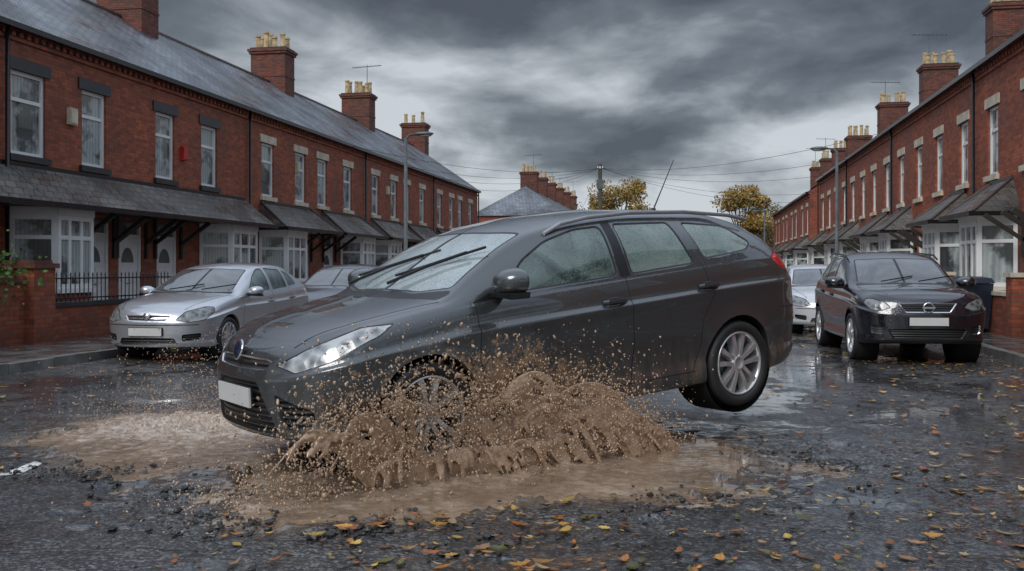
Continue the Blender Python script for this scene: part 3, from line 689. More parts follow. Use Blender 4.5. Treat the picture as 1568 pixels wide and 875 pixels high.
    if chimney:
        ch=MB(Tf); c=u1; m=-dep/2
        ch.box(c-.48,c+.48,m-.75,m+.75,rz-.9,rz+1.15,'dark_brick')
        ch.box(c-.54,c+.54,m-.81,m+.81,rz+1.15,rz+1.25,'dark_brick'); ch.box(c-.58,c+.58,m-.86,m+.86,rz+1.25,rz+1.35,'dark_brick'); ch.box(c-.5,c+.5,m-.78,m+.78,rz+1.35,rz+1.42,'stone_black')
        ch.box(c-.50,c+.50,m-.77,m+.77,rz+.2,rz+.27,'dark_brick')
        rnd=random.Random(int(u0*10))
        for i in range(4):
            for s in (-.22,.22):
                if rnd.random()<.18: continue
                hh=.42+rnd.random()*.28; y=m-.54+i*.36
                ch.cyl((c+s,y,rz+1.42),(c+s,y,rz+1.42+hh),.12,.095,'pot_cream',10); ch.cyl((c+s,y,rz+1.38+hh),(c+s,y,rz+1.46+hh),.12,.12,'pot_cream',10)
        if rnd.random()<.75:
            x0=c+.5; t=rz+2.6+rnd.random()*.8
            ch.cyl((x0,m+.3,rz+.6),(x0,m+.3,t),.02,.02,'lamp_grey',6)
            ch.cyl((x0,m-.5,t-.12),(x0,m+1.1,t-.05),.016,.016,'lamp_grey',5)
            for q in range(8): 
                yy=m-.45+q*.2; ch.cyl((x0-.2,yy,t-.12+q*.009),(x0+.2,yy,t-.12+q*.009),.010,.010,'lamp_grey',4)
        ch.obj('chimney',par,loc)
    return par,Tf
XL,EL=-13.2,6.2
house(-1,XL,EL,6.4,17.0,[(9,.95),(11.7,.95),(14.4,.95)],[(8.0,10.6)],[12.5],[(6.4,16.98)],'stone_black',near=True)
hA,TA=house(-1,XL,EL,17.0,22.3,[(17.35+.3,1.05),(19.85,.9)],[(16.95+.15,19.1)],[19.95,21.3],[(17.0,22.29)],'stone_black',chimney=False,pipe=False)
house(-1,XL,EL,22.3,27.6,[(22.85,.9),(25.15,.9)],[(24.6,27.0)],[22.95],[(22.3,27.3)],'stone_black',chimney=True)
for k in range(3):
    b=27.6+10.6*k
    house(-1,XL,EL,b,b+5.3,[(b+1.35,.9),(b+3.95,.9)],[(b+.7,b+3.1)],[b+4.25],[(b+.45,b+5.15)],chimney=False,pipe=False,near=k<2)
    house(-1,XL,EL,b+5.3,b+10.6,[(b+5.95,.9),(b+8.6,.9)],[(b+7.8,b+10.1)],[b+6.6],[(b+5.6,b+10.3)],near=k<2)
for k in range(6):
    b=82+6*k
    house(-1,-10.7,5.9,b,b+6,[(b+1.3,.9),(b+4.2,.9)],[(b+.6,b+2.9)],[b+4.3],[(b+.4,b+5.6)],hip=(k==0),near=False,pipe=False)
XR,ER=7.15,6.5
rb=[5.7,16.3,26.9,37.5,48.1,58.7]
for b in rb[:-1]:
    if b<10: 
        house(1,XR,ER,b,b+10.6,[(b+1.5,.9),(b+4,.9),(b+7,.9)],[(b+7.4,b+9.8)],[b+6.2],[(b+7.2,b+10)],near=False); continue
    house(1,XR,ER,b,b+5.3,[(b+1.2,.85),(b+3.9,.85)],[(b+.6,b+2.9)],[b+4.3],[(b+.4,b+3.1)],chimney=False,pipe=False,near=b<40)
    house(1,XR,ER,b+5.3,b+10.6,[(b+6.5,.85),(b+9.2,.85)],[(b+7.3,b+9.6)],[b+6.2],[(b+7.1,b+9.8)],near=b<40)
for k in range(4):
    b=63.5+7*k
    house(1,XR,ER-.3,b,b+7,[(b+1.4,.85),(b+4.2,.85)],[(b+.6,b+2.9)],[b+4.5],[(b+.4,b+3.1)],near=False,pipe=False)
def cross_house(y):
    par=empty('brick_house',(0,y,0)); w=MB(); w.box(-30,26,y,y+8,0,5.6,'red_brick')
    for i in range(18):
        for z in (1,3.6): panel(w,(-29+i*3,y-.03),(-28+i*3,y-.03),z,z+1.4,(),(.6,))
    w.face([(-30,y-.2,5.6),(26,y-.2,5.6),(26,y+4,8.2),(-30,y+4,8.2)],'slate'); w.face([(-30,y+8.2,5.6),(26,y+8.2,5.6),(26,y+4,8.2),(-30,y+4,8.2)],'slate')
    for i in range(6): w.box(-26+i*9,-24.9+i*9,y+3.5,y+4.5,7.5,9.4,'dark_brick')
    w.obj('walls_and_roof',par,(0,y,0))
cross_house(150)
for (yy,zz_,mt) in ((19.0,4.45,'alarm_cream'),(23.7,4.2,'alarm_red'),(31.2,4.6,'alarm_cream'),(41.1,4.6,'alarm_cream')):
    mb=MB(lambda a,b,c:(XL+b,a,c)); mb.box(yy-.13,yy+.13,.003,.09,zz_,zz_+.36,mt); mb.box(yy-.11,yy+.11,.09,.11,zz_+.03,zz_+.33,mt); mb.obj('alarm_box')
# ------------------------------------------------------------------ street surfaces
def sheet(name,x0,x1,y0,y1,z,mat):
    mb=MB(); mb.face([(x0,y0,z),(x1,y0,z),(x1,y1,z),(x0,y1,z)],mat); return mb.obj(name)
sheet('ground',-900,900,-300,1500,-.3,'ground_soil')
mb=MB(); mb.box(-40,-8.82,-8,76,-.29,.115,'flagstones'); mb.box(-40,-8.82,80,148,-.29,.115,'flagstones'); mb.obj('pavement')
mb=MB(); mb.box(4.68,40,-8,148,-.29,.115,'flagstones'); mb.obj('pavement')
for side in (0,1):
    mb=MB(); y=-8
    while y<90:
        if side==0: mb.box(-8.82,-8.67,y,y+.905,-.1,.125+random.uniform(-.006,.006),'kerb_stone')
        else: mb.box(4.53,4.68,y,y+.905,-.1,.125+random.uniform(-.006,.006),'kerb_stone')
        y+=.915
    mb.obj('kerb')
PH=np.array([(-4.25,6.1),(-3.6,5.95),(-3.1,5.95),(-2.72,5.60),(-2.46,5.15),(-2.15,4.88),(-1.69,5.06),(-1.17,5.34),(-.64,5.72),(.1,6.1),(.66,6.85),(.42,7.6),(-.25,8.15),(-1.2,8.5),(-2.4,8.7),(-4.2,8.85),(-5.4,8.1),(-5.25,6.9)])
def sdist(X,Y):
    d=np.full(X.shape,1e9); ins=np.zeros(X.shape,bool); n=len(PH)
    for i in range(n):
        ax,ay=PH[i]; bx_,by=PH[(i+1)%n]; ex_,ey_=bx_-ax,by-ay
        t=np.clip(((X-ax)*ex_+(Y-ay)*ey_)/(ex_*ex_+ey_*ey_),0,1)
        d=np.minimum(d,np.hypot(X-ax-t*ex_,Y-ay-t*ey_))
        c=((ay>Y)!=(by>Y))&(X<(bx_-ax)*(Y-ay)/(by-ay+1e-12)+ax); ins^=c
    return np.where(ins,-d,d)
def npn(X,Y,s,o=4,seed=0):
    out=np.empty(X.size); xf=X.ravel(); yf=Y.ravel()
    for i in range(X.size): out[i]=noise.fractal((xf[i]*s+seed,yf[i]*s,seed*.7),.6,2.0,o)
    return out.reshape(X.shape)
def gridmesh(name,xs,ys,Z,mat,mud=None,parent=None,mask=None):
    nx,ny=len(xs),len(ys); X,Y=np.meshgrid(xs,ys)
    co=np.stack([X,Y,Z],-1).reshape(-1,3)
    idx=np.arange(nx*ny).reshape(ny,nx)
    q=np.stack([idx[:-1,:-1],idx[:-1,1:],idx[1:,1:],idx[1:,:-1]],-1).reshape(-1,4)
    if mask is not None: q=q[(mask[:-1,:-1]|mask[1:,1:]|mask[:-1,1:]|mask[1:,:-1]).ravel()]
    me=bpy.data.meshes.new(name); me.from_pydata(co.tolist(),[],q.tolist())
    me.polygons.foreach_set('use_smooth',[True]*len(q)); me.materials.append(M[mat])
    if mud is not None:
        a=me.attributes.new('mud','FLOAT','POINT'); a.data.foreach_set('value',mud.ravel())
    ob=bpy.data.objects.new(name,me); COL.objects.link(ob); return ob
xs=np.concatenate([[-8.67,-7.6,-6.6,-6.0],np.arange(-5.7,2.0,.022),[2.3,2.8,3.5,4.53]])
ys=np.concatenate([[-8,-3,0,2,3,3.6],np.arange(4.0,9.3,.022),[9.6,10.5,12,16,25,40,70,110,150]])
X,Y=np.meshgrid(xs,ys)
near=(X>-5.8)&(X<2.05)&(Y>3.9)&(Y<9.4)
n1=np.zeros_like(X); n2=np.zeros_like(X)
n1[near]=npn(X[near],Y[near],1.6,5,3); n2[near]=npn(X[near],Y[near],9,4,9)
fade=np.clip((X+5.8)/.5,0,1)*np.clip((2.05-X)/.5,0,1)*np.clip((Y-3.9)/.5,0,1)*np.clip((9.35-Y)/.5,0,1)
sd=sdist(X,Y)+n1*.30+n2*.10
dep=np.clip(-sd/.05,0,1); dep=dep*dep*(3-2*dep)
Z=-.08*dep - .03*np.clip(-sd/.6,0,1)
lip=np.exp(-((sd-.04)/.05)**2)*near
Z+= lip*(.006+.022*np.abs(n2)+.006*n1)
band=np.exp(-np.clip(sd,0,9)/.35)*near*(sd>0)
Z+= band*(n2*.020+n1*.022-.008) + near*n1*.010*(sd>0)
Z=np.where(sd>0,Z*fade,Z)
for (px,py,r,dd) in ((.9,6.9,.22,.03),(-2.9,5.30,.2,.03),(-.15,5.35,.18,.025),(1.1,7.8,.25,.025),(-3.6,5.5,.16,.03),(.9,5.9,.15,.02)):
    rr=np.hypot(X-px,(Y-py)*1.6)+n1*.25+n2*.12; Z-=dd*np.clip((r-rr)/.05,0,1)*near
mudm=np.clip(1-np.clip(sd,0,9)/.45+n2*.9+n1*.4,0,1)*near*np.exp(-np.clip(sd,0,9)/.22)
mudm=np.where(sd<0,1,mudm)
gridmesh('road',xs,ys,Z,'wet_asphalt',mudm)
ix=np.where((xs>-4.50)&(xs<-4.38))[0]; iy=np.where((ys>4.3)&(ys<6.08))[0]
gridmesh('road_marking',xs[ix],ys[iy],Z[np.ix_(iy,ix)]+.004,'road_paint',mask=(n2[np.ix_(iy,ix)]>-.35))
mb=MB()
for y0 in (11.9,18,24,30): mb.face([(-4.5,y0,.005),(-4.4,y0,.005),(-4.4,y0+1.9,.005),(-4.5,y0+1.9,.005)],'road_paint')
mb.obj('road_marking')
wx=np.arange(-5.8,1.4,.02); wy=np.arange(4.5,9.4,.02); WX,WY=np.meshgrid(wx,wy)
wsd=sdist(WX,WY); inm=wsd<.5
a1=np.zeros_like(WX);a2=np.zeros_like(WX);b1=np.zeros_like(WX)
a1[inm]=npn(WX[inm],WY[inm],3.2,4,1); a2[inm]=npn(WX[inm],WY[inm],13,4,5); b1[inm]=npn(WX[inm],WY[inm],1.6,5,3)
wsd2=wsd+b1*.30; inm=wsd2<.30
ex=np.array([.6947,.7193]); eb=np.array([.7193,-.6947]); WC=np.array([-1.662,6.098])
A=(WX-WC[0])*ex[0]+(WY-WC[1])*ex[1]; B=(WX-WC[0])*eb[0]+(WY-WC[1])*eb[1]
turb=np.exp(-((A-.45)/1.0)**2-((B+.06)/.20)**2)
wash=np.exp(-((WX+4.3)/.75)**2-((WY-7.8)/.65)**2)+.35*np.exp(-((A+1.3)/.5)**2-((B+.05)/.25)**2)
ins=np.clip(-wsd2/.3,0,1)
wzz=-.011+turb*(.03+.06*np.clip(a1+.1,0,1)+.04*a2)+wash*(.03+.05*np.abs(a2)+.05*a1)+.007*a2*ins+.005*a1*ins
wzz-=np.clip((wsd2-.12)/.25,0,1)*.05
gridmesh('puddle_water',wx,wy,wzz,'muddy_water',mud=np.clip(turb*.8+wash+.45*np.clip(a1,0,1),0,1),mask=inm)
print('ground',time.time()-T0)
ICO=[]; t=(1+5**.5)/2
for a in (-1,1):
    for b in (-t,t): ICO+=[(a,b,0),(0,a,b),(b,0,a)]
ICO=np.array(ICO)/math.hypot(1,t)
from itertools import combinations
def icof():
    F=[]; e=min(np.linalg.norm(ICO[0]-ICO[i]) for i in range(1,12))*1.01
    for i,j,k in combinations(range(12),3):
        if all(np.linalg.norm(ICO[a]-ICO[b])<e for a,b in ((i,j),(j,k),(i,k))):
            n=np.cross(ICO[j]-ICO[i],ICO[k]-ICO[i])
            F.append((i,j,k) if np.dot(n,ICO[i])>0 else (i,k,j))
    return np.array(F)
IF=icof()
def blobs(name,C,R,mat,jit=0.0,smooth=True,flat=1.0,dirs=None):
    C=np.array(C); n=len(C); R=np.array(R).reshape(n,1,1)
    V=np.repeat(ICO[None],n,0)
    if jit: V=V*(1+np.random.uniform(-jit,jit,(n,12,1)))
    if dirs is not None:
        D=np.array(dirs); st=D[:,None,:]; pr=(V*(st/ (np.linalg.norm(st,axis=2,keepdims=True)+1e-9))).sum(2,keepdims=True)
        V=V+pr*st
    V=V*R; V[:,:,2]*=flat; V=V+C[:,None,:]
    F=(IF[None]+12*np.arange(n)[:,None,None]).reshape(-1,3)
    me=bpy.data.meshes.new(name); me.from_pydata(V.reshape(-1,3).tolist(),[],F.tolist())
    me.polygons.foreach_set('use_smooth',[smooth]*len(F)); me.materials.append(M[mat])
    ob=bpy.data.objects.new(name,me); COL.objects.link(ob); return ob
C=[];R=[]
per=[(PH[i],PH[(i+1)%len(PH)]) for i in range(len(PH))]
while len(C)<1500:
    a,b=random.choice(per[:11]); t_=random.random(); p=a+(b-a)*t_
    o=abs(random.gauss(0,.34)) ; cen=np.array([-2,6.9]); dirv=(p-cen)/np.linalg.norm(p-cen)
    q=p+dirv*(o+.04)+np.random.normal(0,.14,2); r=abs(random.gauss(0,.007))+.003
    if noise.noise((q[0]*2.2,q[1]*2.2,7))<.0: continue
    if random.random()<.025: r=random.uniform(.016,.03)
    C.append((q[0],q[1],r*.35)); R.append(r)
blobs('asphalt_rubble',C,R,'asphalt_crumb',.35,False,.6)
# ------------------------------------------------------------------ splash
def W3(a,b,z): 
    p=WC+ex*a+eb*b; return (p[0],p[1],z)
C=[];R=[]; drops=[];dr=[];dd=[]
g=9.8
def sheetjet(a0,a1,b0,b1,va,vb,vz,ns,nt,tmax,r0,seed,thr=.0,z0=-.02):
    for i in range(ns):
        s=i/(ns-1); n_=noise.fractal((s*4+seed,seed,0),.8,2,3); nf=noise.fractal((s*20+seed,seed,4),.8,2,3)
        VA=va[0]+(va[1]-va[0])*s; VB=vb[0]+(vb[1]-vb[0])*s; VZ=(vz[0]+(vz[1]-vz[0])*s)*(1+.22*n_+.12*nf); VA*=1+.2*n_; VB*=1+.25*nf
        A0=a0+(a1-a0)*s; B0=b0+(b1-b0)*s
        for j in range(nt):
            k=j/(nt-1)
            t=tmax*(1+.30*nf)*k; z=z0+VZ*t-.5*g*t*t
            if z<-.05: break
            h=noise.fractal((s*40+seed,k*1.8,seed*2),.7,2,4)
            if h< -.72+k*thr: continue
            bb=B0+VB*t+.025*noise.noise((s*7,k*3,seed)); aa=A0+VA*t+.03*noise.noise((s*9,k*4,seed+9))
            C.append(W3(aa,bb,z)); R.append(r0*(1-.2*k)*(1+.25*h))
            if random.random()<.03+.14*k*k:
                sp_=.02+.12*k
                drops.append(W3(aa+random.gauss(0,sp_),bb+random.gauss(0,sp_*.6),z+abs(random.gauss(0,sp_*1.1)))); dr.append(random.uniform(.003,.009))
                dd.append((0,0,random.uniform(0,.8)))
sheetjet(.05,.80,.03,.04,(.8,2.6),(.12,.22),(3.15,3.0),480,72,.50,.0112,1.3,1.0)
sheetjet(.40,1.25,.05,.07,(1.4,2.3),(.20,.10),(2.8,2.2),420,66,.54,.0108,5.7,1.05)
sheetjet(-.10,-.45,.05,.02,(-.3,-1.5),(.06,.14),(3.1,2.6),260,60,.44,.0110,8.1,1.2)
sheetjet(-.35,.8,.06,.07,(-.4,1.3),(.16,.16),(1.9,2.0),400,42,.38,.0108,11.9,.95)
sheetjet(.9,1.75,.07,.05,(.8,1.3),(.08,.08),(2.3,1.5),240,44,.44,.0105,15.2,1.0)
for i in range(600):
    a=random.uniform(-.3,3.5); rr=.35+abs(random.gauss(0,.03)); C.append(W3(-rr*math.cos(a)*1.0,.02+random.uniform(-.02,.04),.38+rr*math.sin(a)*.95-.02)); R.append(random.uniform(.005,.012))
for i in range(350):
    a=random.gauss(.5,.65); C.append(W3(a,random.gauss(.02,.05),random.uniform(-.02,.04))); R.append(random.uniform(.010,.022))
sp_=blobs('mud_splash',C,R,'splash_mud')
m=sp_.modifiers.new('rm','REMESH'); m.mode='VOXEL'; m.voxel_size=.0070; m.use_smooth_shade=True
m=sp_.modifiers.new('sm','SMOOTH'); m.iterations=4; m.factor=.6
def spray(n,amu,asd,bmu,bsd,z0,zs,slope=0,rmin=.002,rmax=.009):
    for i in range(n):
        a=random.gauss(amu,asd); b=bmu+random.gauss(0,bsd); z=z0+random.expovariate(1/zs) if zs>0 else random.uniform(0,z0)
        z=z+slope*(a-amu)
        if z<0: z=abs(z)*.3
        if z>1.05: continue
        drops.append(W3(a,b,z)); r=rmin+(rmax-rmin)*random.random()**3; dr.append(r); v=Vector((random.gauss(0,.4),random.gauss(0,.4),random.gauss(.5,.5))); dd.append(tuple(v))
spray(3400,-.38,.34,.06,.10,.12,.21); spray(4800,.50,.52,.06,.08,.40,.13); spray(2600,1.30,.38,.08,.12,.08,.18)
spray(1800,-1.0,.38,.0,.15,.0,.12,); spray(1000,-.3,.28,.06,.08,.45,.12); spray(300,.5,.9,.20,.22,0,.04)
spray(500,.2,.6,.07,.08,.2,.22,0,.006,.014)
for i in range(2600):
    p=(random.gauss(-4.3,.6),random.gauss(8.1,.45),abs(random.gauss(0,.08))+random.random()**4*.45); drops.append(p); dr.append(random.uniform(.002,.007)); dd.append((0,0,.2))
for i in range(900):
    p=(random.gauss(-4.3,.5),random.gauss(8.5,.4),random.uniform(0,.8)); drops.append(p); dr.append(random.uniform(.002,.006)); dd.append((-.2,0,.5))
dob=blobs('mud_droplets',drops,dr,'splash_mud',dirs=dd)
print('splash',time.time()-T0,len(C),len(drops))
# ------------------------------------------------------------------ leaves
def leaves():
    V=[];F=[];CO=[]; pal=[(.60,.29,.04),(.50,.18,.03),(.34,.11,.025),(.70,.46,.08),(.20,.08,.03),(.42,.22,.09),(.55,.38,.18),(.15,.14,.03)]
    cnt=0
    while cnt<4700:
        u_=random.random()
        if u_<.55: x=4.6-abs(random.gauss(0,2.0)); y=random.uniform(3.6,24)
        elif u_<.80: x=random.uniform(-2.4,3.2); y=random.uniform(3.7,6.8)
        elif u_<.88: x=-8.7+abs(random.gauss(0,.7)); y=random.uniform(7,30)
        else: x=random.uniform(-10.5,6.5); y=random.uniform(4,26)
        if x<-10.6 or x>6.8: continue
        s=sdist(np.array([x]),np.array([y]))[0]
        if s<.02 and random.random()<.985: continue
        if noise.noise((x*.9,y*.6,3))<-.12 and random.random()<.45: continue
        z=.132 if (x<-8.67 or x>4.53) else .010
        if s<.35 and s>0: z=.024
        cnt+=1
        sz=random.uniform(.014,.034) if random.random()<.70 else random.uniform(.034,.064); an=random.uniform(0,6.28); el=random.uniform(.5,.9)
        pts=[(-1.25,0),(-.95,.05),(-.6,.5),(-.35,.42),(-.1,.85),(.15,.5),(.5,.55),(1.1,0),(.5,-.55),(.15,-.5),(-.1,-.85),(-.35,-.42),(-.6,-.5),(-.95,-.05)]
        if random.random()<.4: pts=[(-1.3,0),(-.9,.06),(-.5,.42),(0,.55),(.5,.38),(1.1,0),(.5,-.38),(0,-.55),(-.5,-.42),(-.9,-.06)]
        tl=random.uniform(-.3,.3); cu=random.uniform(0,.45)
        b=len(V); ca,sa=math.cos(an),math.sin(an); c=random.choice(pal); k=random.uniform(.5,1.1)
        V.append((x,y,z)); CO.append((*[q*k for q in c],1))
        for (u,v) in pts:
            u*=random.uniform(.88,1.12); v*=el*random.uniform(.85,1.15); h=cu*sz*(u*u+v*v)*.7+abs(tl)*sz*.5+tl*v*sz*.8
            V.append((x+sz*(u*ca-v*sa),y+sz*(u*sa+v*ca),z+max(h,0))); kk=random.uniform(.7,1.1); CO.append((*[q*k*kk for q in c],1))
        n=len(pts)
        for i in range(n): F.append((b,b+1+i,b+1+(i+1)%n))
    me=bpy.data.meshes.new('fallen_leaves'); me.from_pydata(V,[],F); a=me.color_attributes.new('col','FLOAT_COLOR','POINT')
    a.data.foreach_set('color',np.array(CO).ravel()); me.materials.append(M['autumn_leaf']); ob=bpy.data.objects.new('fallen_leaves',me); COL.objects.link(ob)
leaves()
# ------------------------------------------------------------------ trees
def tree(name,x,y,h,cr,pal,n=5200,seed=1,ls=.16,flat=.8):
    rnd=random.Random(seed); par=empty(name,(x,y,0)); mb=MB()
    mb.cyl((0,0,-.1),(0,0,h*.45),h*.028,h*.018,'bark',8)
    cl=[]
    for i in range(26):
        a=rnd.uniform(0,6.28); r=cr*rnd.uniform(.2,.95); zz=h*.62+rnd.uniform(-1,1)*h*.30; k=math.sqrt(max(.1,1-((zz-h*.62)/(h*.4))**2)); r*=k
        c=(r*math.cos(a),r*math.sin(a),zz); cl.append((c,cr*rnd.uniform(.22,.42)))
        mb.cyl((0,0,h*rnd.uniform(.25,.45)),c,h*.008,h*.003,'bark',5)
    mb.obj('trunk',par)
    V=[];F=[];CO=[]
    for i in range(n):
        c,r=rnd.choice(cl); d=Vector((rnd.gauss(0,1),rnd.gauss(0,1),rnd.gauss(0,1))).normalized()*r*rnd.random()**.4
        p=Vector(c)+Vector((d.x,d.y,d.z*flat)); u=Vector((rnd.gauss(0,1),rnd.gauss(0,1),rnd.gauss(0,1))).normalized(); w=u.orthogonal().normalized(); s=ls*rnd.uniform(.5,1.2)
        b=len(V); V+=[tuple(p-u*s),tuple(p+w*s*.6),tuple(p+u*s),tuple(p-w*s*.6)]; F.append((b,b+1,b+2,b+3)); q=rnd.choice(pal); k=rnd.uniform(.5,1.2); CO+=[(*[z*k for z in q],1)]*4
    me=bpy.data.meshes.new('foliage'); me.from_pydata(V,[],F); a=me.color_attributes.new('col','FLOAT_COLOR','POINT'); a.data.foreach_set('color',np.array(CO).ravel()); me.materials.append(M['autumn_leaf'])
    ob=bpy.data.objects.new('foliage',me); COL.objects.link(ob); ob.parent=par
YP=[(.46,.29,.04),(.40,.21,.04),(.25,.19,.04),(.55,.37,.07)]; GP=[(.12,.13,.035),(.25,.16,.04),(.08,.10,.03)]
tree('autumn_tree',-8.0,104,11.1,4.1,YP,9000,3); tree('autumn_tree',4.6,97,9.7,3.4,YP,8000,5); tree('autumn_tree',9.5,125,10,4,GP,3500,7)
tree('autumn_tree',0,128,8,4,GP,3500,9); tree('autumn_tree',-16,112,9,4,GP,3000,11)
tree('autumn_tree',3.0,120,6.5,4,GP,3500,13)
# ------------------------------------------------------------------ street furniture
def lamp(x,y,h,d):
    par=empty('street_lamp',(x,y,0)); mb=MB()
    mb.cyl((0,0,.1),(0,0,1.3),.10,.095,'lamp_grey',12); mb.cyl((0,0,1.3),(0,0,h-.1),.07,.05,'lamp_grey',10)
    mb.tube([(0,0,h-.12),(d*.12,0,h),(d*.5,0,h+.03)],.035,'lamp_grey',8); mb.obj('post',par)
    m2=MB(); m2.ellip((d*.60,0,h+.03),(.32,.14,.07),'lamp_grey'); m2.ellip((d*.64,0,h-.02),(.22,.10,.05),'lamp_glass'); m2.obj('lantern',par)
lamp(-9.0,30,5.6,1); lamp(5.0,36.2,5.6,-1); lamp(5.0,72,5.45,-1); lamp(-9.0,70,5.5,1)
par=empty('utility_pole',(-5.9,63,0)); mb=MB(); mb.cyl((0,0,-.2),(0,0,8.1),.17,.12,'pole_wood',10); mb.box(-.22,.22,-.15,-.05,6.5,7.1,'lamp_grey')
for k in range(8): mb.box(-.2,.2,-.02,.02,3+.5*k,3.03+.5*k,'lamp_grey')
for s in (0,1.57,3.14,4.71): mb.cyl((.14*math.cos(s),.14*math.sin(s),7.8),(.14*math.cos(s),.14*math.sin(s),7.95),.04,.03,'white_paint',6)
mb.obj('pole',par)
mb=MB()
def wire(a,b,sag=.6,r=.010):
    a=Vector(a);b=Vector(b); P=[]
    for i in range(13):
        t=i/12; p=a.lerp(b,t); p.z-=sag*4*t*(1-t); P.append(tuple(p))
    mb.tube(P,r,'gutter_black',4)
top=(-5.9,63,7.85)
for q in ((-13,36,6.1),(-13,44,6.1),(-13,50,6.1),(-13,57,6.1),(7,38,6.4),(7,47,6.4),(7,55,6.4),(7,66,6.2),(7,74,6.2),(-10.6,86,5.8),(-10.6,95,5.8)): wire(top,q)
mb.obj('overhead_wires')
def gwall(pts,h,t=.23,cap='stone_cream'):
    m=MB()
    for a,b in pts: 
        m.obox(a,b,.1,h,t,'red_brick'); m.obox(a,b,h,h+.07,t+.07,cap)
    return m
m=gwall([((-10.8,6),(-10.8,14.2))],1.12,cap='dark_brick'); m.obj('garden_wall')
m=gwall([((-10.8,14.75),(-10.8,19.0)),((-10.8,20.4),(-10.8,22.0)),((-10.8,23.4),(-10.8,29.5)),((-10.8,31),(-10.8,37)),((-10.8,38.5),(-10.8,48))],.70,cap='stone_black')
for y in (19.1,20.3,22.1,23.3,29.6,30.9,37.1,38.4): m.box(-10.98,-10.62,y-.17,y+.17,.1,1.05,'red_brick'); m.box(-11.02,-10.58,y-.21,y+.21,1.05,1.13,'stone_cream')
m.obj('garden_wall')
m=MB(); m.box(-11.08,-10.52,14.2,14.74,.1,1.36,'red_brick'); m.box(-11.13,-10.47,14.15,14.79,1.36,1.44,'dark_brick'); m.box(-11.05,-10.55,14.23,14.71,1.44,1.49,'dark_brick'); m.obj('gate_pier')
m=MB(); y=14.9
while y<18.9:
    m.cyl((-10.8,y,.77),(-10.8,y,1.24),.011,.011,'black_paint',5); m.cyl((-10.8,y,1.24),(-10.8,y,1.3),.018,.002,'black_paint',5); y+=.13
m.box(-10.82,-10.78,14.8,18.98,1.17,1.195,'black_paint'); m.box(-10.82,-10.78,14.8,18.98,.82,.845,'black_paint'); m.obj('railings')
XG=5.75
m=gwall([((XG,11),(XG,17.6)),((XG,19.0),(XG,24.2)),((XG,25.4),(XG,30)),((XG,31.2),(XG,36)),((XG,37.2),(XG,48)),((XG,49.5),(XG,62))],.85)
for y in (17.7,18.9,24.3,25.3,30.1,31.1,36.1,37.1,48.1,49.4): m.box(XG-.18,XG+.18,y-.17,y+.17,.1,1.2,'red_brick'); m.box(XG-.22,XG+.22,y-.21,y+.21,1.2,1.28,'stone_cream')
m.obj('garden_wall')
par=empty('wheelie_bin',(5.35,20.4,.12)); m=MB()
m.hexa([(-.22,-.27,.08),(.22,-.27,.08),(.22,.25,.08),(-.22,.25,.08),(-.29,-.36,.95),(.29,-.36,.95),(.29,.34,.95),(-.29,.34,.95)],'bin_blue')
m.hexa([(-.31,-.39,.955),(.31,-.39,.955),(.31,.37,.955),(-.31,.37,.955),(-.27,-.30,1.05),(.27,-.30,1.05),(.27,.37,1.08),(-.27,.37,1.08)],'bin_blue')
m.cyl((-.27,.42,1.0),(.27,.42,1.0),.02,.02,'bin_blue'); m.cyl((-.3,.28,.1),(-.24,.28,.1),.1,.1,'tyre',14); m.cyl((.24,.28,.1),(.3,.28,.1),.1,.1,'tyre',14); m.obj('bin',par)
V=[];F=[]
for i in range(3200):
    c=(-11.3+random.gauss(0,.35),13.5+random.gauss(0,.5),1.2+random.gauss(0,.2)); u=Vector((random.gauss(0,1),random.gauss(0,1),random.gauss(0,1))).normalized(); w=u.orthogonal(); s=random.uniform(.02,.05); b=len(V); p=Vector(c)
    V+=[tuple(p-u*s),tuple(p+w*s*.6),tuple(p+u*s),tuple(p-w*s*.6)]; F.append((b,b+1,b+2,b+3))
me=bpy.data.meshes.new('shrub'); me.from_pydata(V,[],F); me.materials.append(M['green_leaf']); ob=bpy.data.objects.new('shrub',me); COL.objects.link(ob)
# ------------------------------------------------------------------ sky & light
w=bpy.data.worlds.new('World'); SC.world=w; w.use_nodes=True; nt=w.node_tree; N=nt.nodes; Lk=nt.links
bg=N['Background']; bg.inputs['Strength'].default_value=.1
SE,SR=math.radians(40),math.radians(200)
sky=N.new('ShaderNodeTexSky'); sky.sky_type='NISHITA'; sky.sun_disc=False; sky.sun_elevation=SE; sky.sun_rotation=SR
tc=N.new('ShaderNodeTexCoord'); sep=N.new('ShaderNodeSeparateXYZ'); Lk.new(tc.outputs['Generated'],sep.inputs[0])
def mth(op,a,b=None):
    n=N.new('ShaderNodeMath'); n.operation=op
    for i,x in enumerate((a,b)):
        if x is None: continue
        if isinstance(x,(int,float)): n.inputs[i].default_value=x
        else: Lk.new(x,n.inputs[i])
    return n.outputs[0]
zc=mth('MAXIMUM',sep.outputs[2],0.0); den=mth('ADD',zc,.34)
cx=mth('DIVIDE',sep.outputs[0],den); cy=mth('DIVIDE',sep.outputs[1],den)
cb=N.new('ShaderNodeCombineXYZ'); Lk.new(cx,cb.inputs[0]); Lk.new(cy,cb.inputs[1]); cb.inputs[2].default_value=5.1
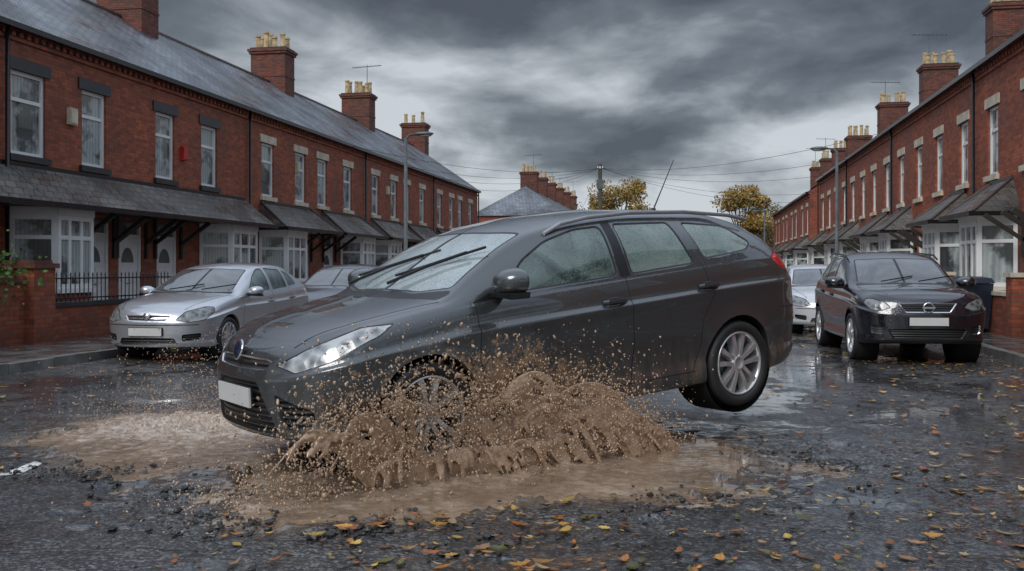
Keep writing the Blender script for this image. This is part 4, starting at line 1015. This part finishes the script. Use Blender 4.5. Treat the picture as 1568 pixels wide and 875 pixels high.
def wn(scale,det,ro,dist):
    n=N.new('ShaderNodeTexNoise'); n.inputs['Scale'].default_value=scale; n.inputs['Detail'].default_value=det; n.inputs['Roughness'].default_value=ro; n.inputs['Distortion'].default_value=dist; Lk.new(cb.outputs[0],n.inputs['Vector']); return n.outputs['Fac']
f=mth('ADD',mth('MULTIPLY',wn(1.35,8,.50,.4),.76),mth('MULTIPLY',wn(4.4,7,.55,.4),.24))
f=mth('ADD',f,mth('MULTIPLY',mth('SUBTRACT',.14,zc),.45))
rp=N.new('ShaderNodeValToRGB'); rp.color_ramp.interpolation='LINEAR'; e=rp.color_ramp.elements
for i,(p,c) in enumerate([(.41,(.75,.86,1.04)),(.475,(1.5,1.70,1.96)),(.53,(3.2,3.5,3.85)),(.60,(5.9,6.3,6.7))]):
    if i>=len(e): e.new(.9)
    e[i].position=p; e[i].color=(*c,1)
Lk.new(f,rp.inputs[0])
up=N.new('ShaderNodeMapRange'); up.inputs['From Min'].default_value=.28; up.inputs['From Max'].default_value=.70; up.inputs['To Min'].default_value=1; up.inputs['To Max'].default_value=9.5; Lk.new(sep.outputs[2],up.inputs[0])
m1=N.new('ShaderNodeVectorMath'); m1.operation='SCALE'; Lk.new(rp.outputs[0],m1.inputs[0]); Lk.new(up.outputs[0],m1.inputs['Scale'])
mx=N.new('ShaderNodeMix'); mx.data_type='RGBA'; mx.inputs[0].default_value=.06; Lk.new(m1.outputs[0],mx.inputs[6]); Lk.new(sky.outputs[0],mx.inputs[7]); Lk.new(mx.outputs[2],bg.inputs[0])
sl=bpy.data.lights.new('sun','SUN'); sl.energy=1.5; sl.angle=math.radians(28); sl.color=(1,.97,.93); so=bpy.data.objects.new('sun',sl); COL.objects.link(so)
so.rotation_euler=(math.radians(50),0,math.radians(-20)); so.location=(0,0,20)
cd=bpy.data.cameras.new('camera'); cd.lens=34.4; cd.sensor_width=36; cd.shift_y=-.0163; cd.clip_end=3000; co=bpy.data.objects.new('camera',cd); COL.objects.link(co)
co.location=(0,0,1.35); co.rotation_euler=(math.radians(90),0,TH); SC.camera=co
SC.view_settings.view_transform='Standard'; SC.view_settings.look='None'; SC.view_settings.exposure=0
print('done',time.time()-T0)
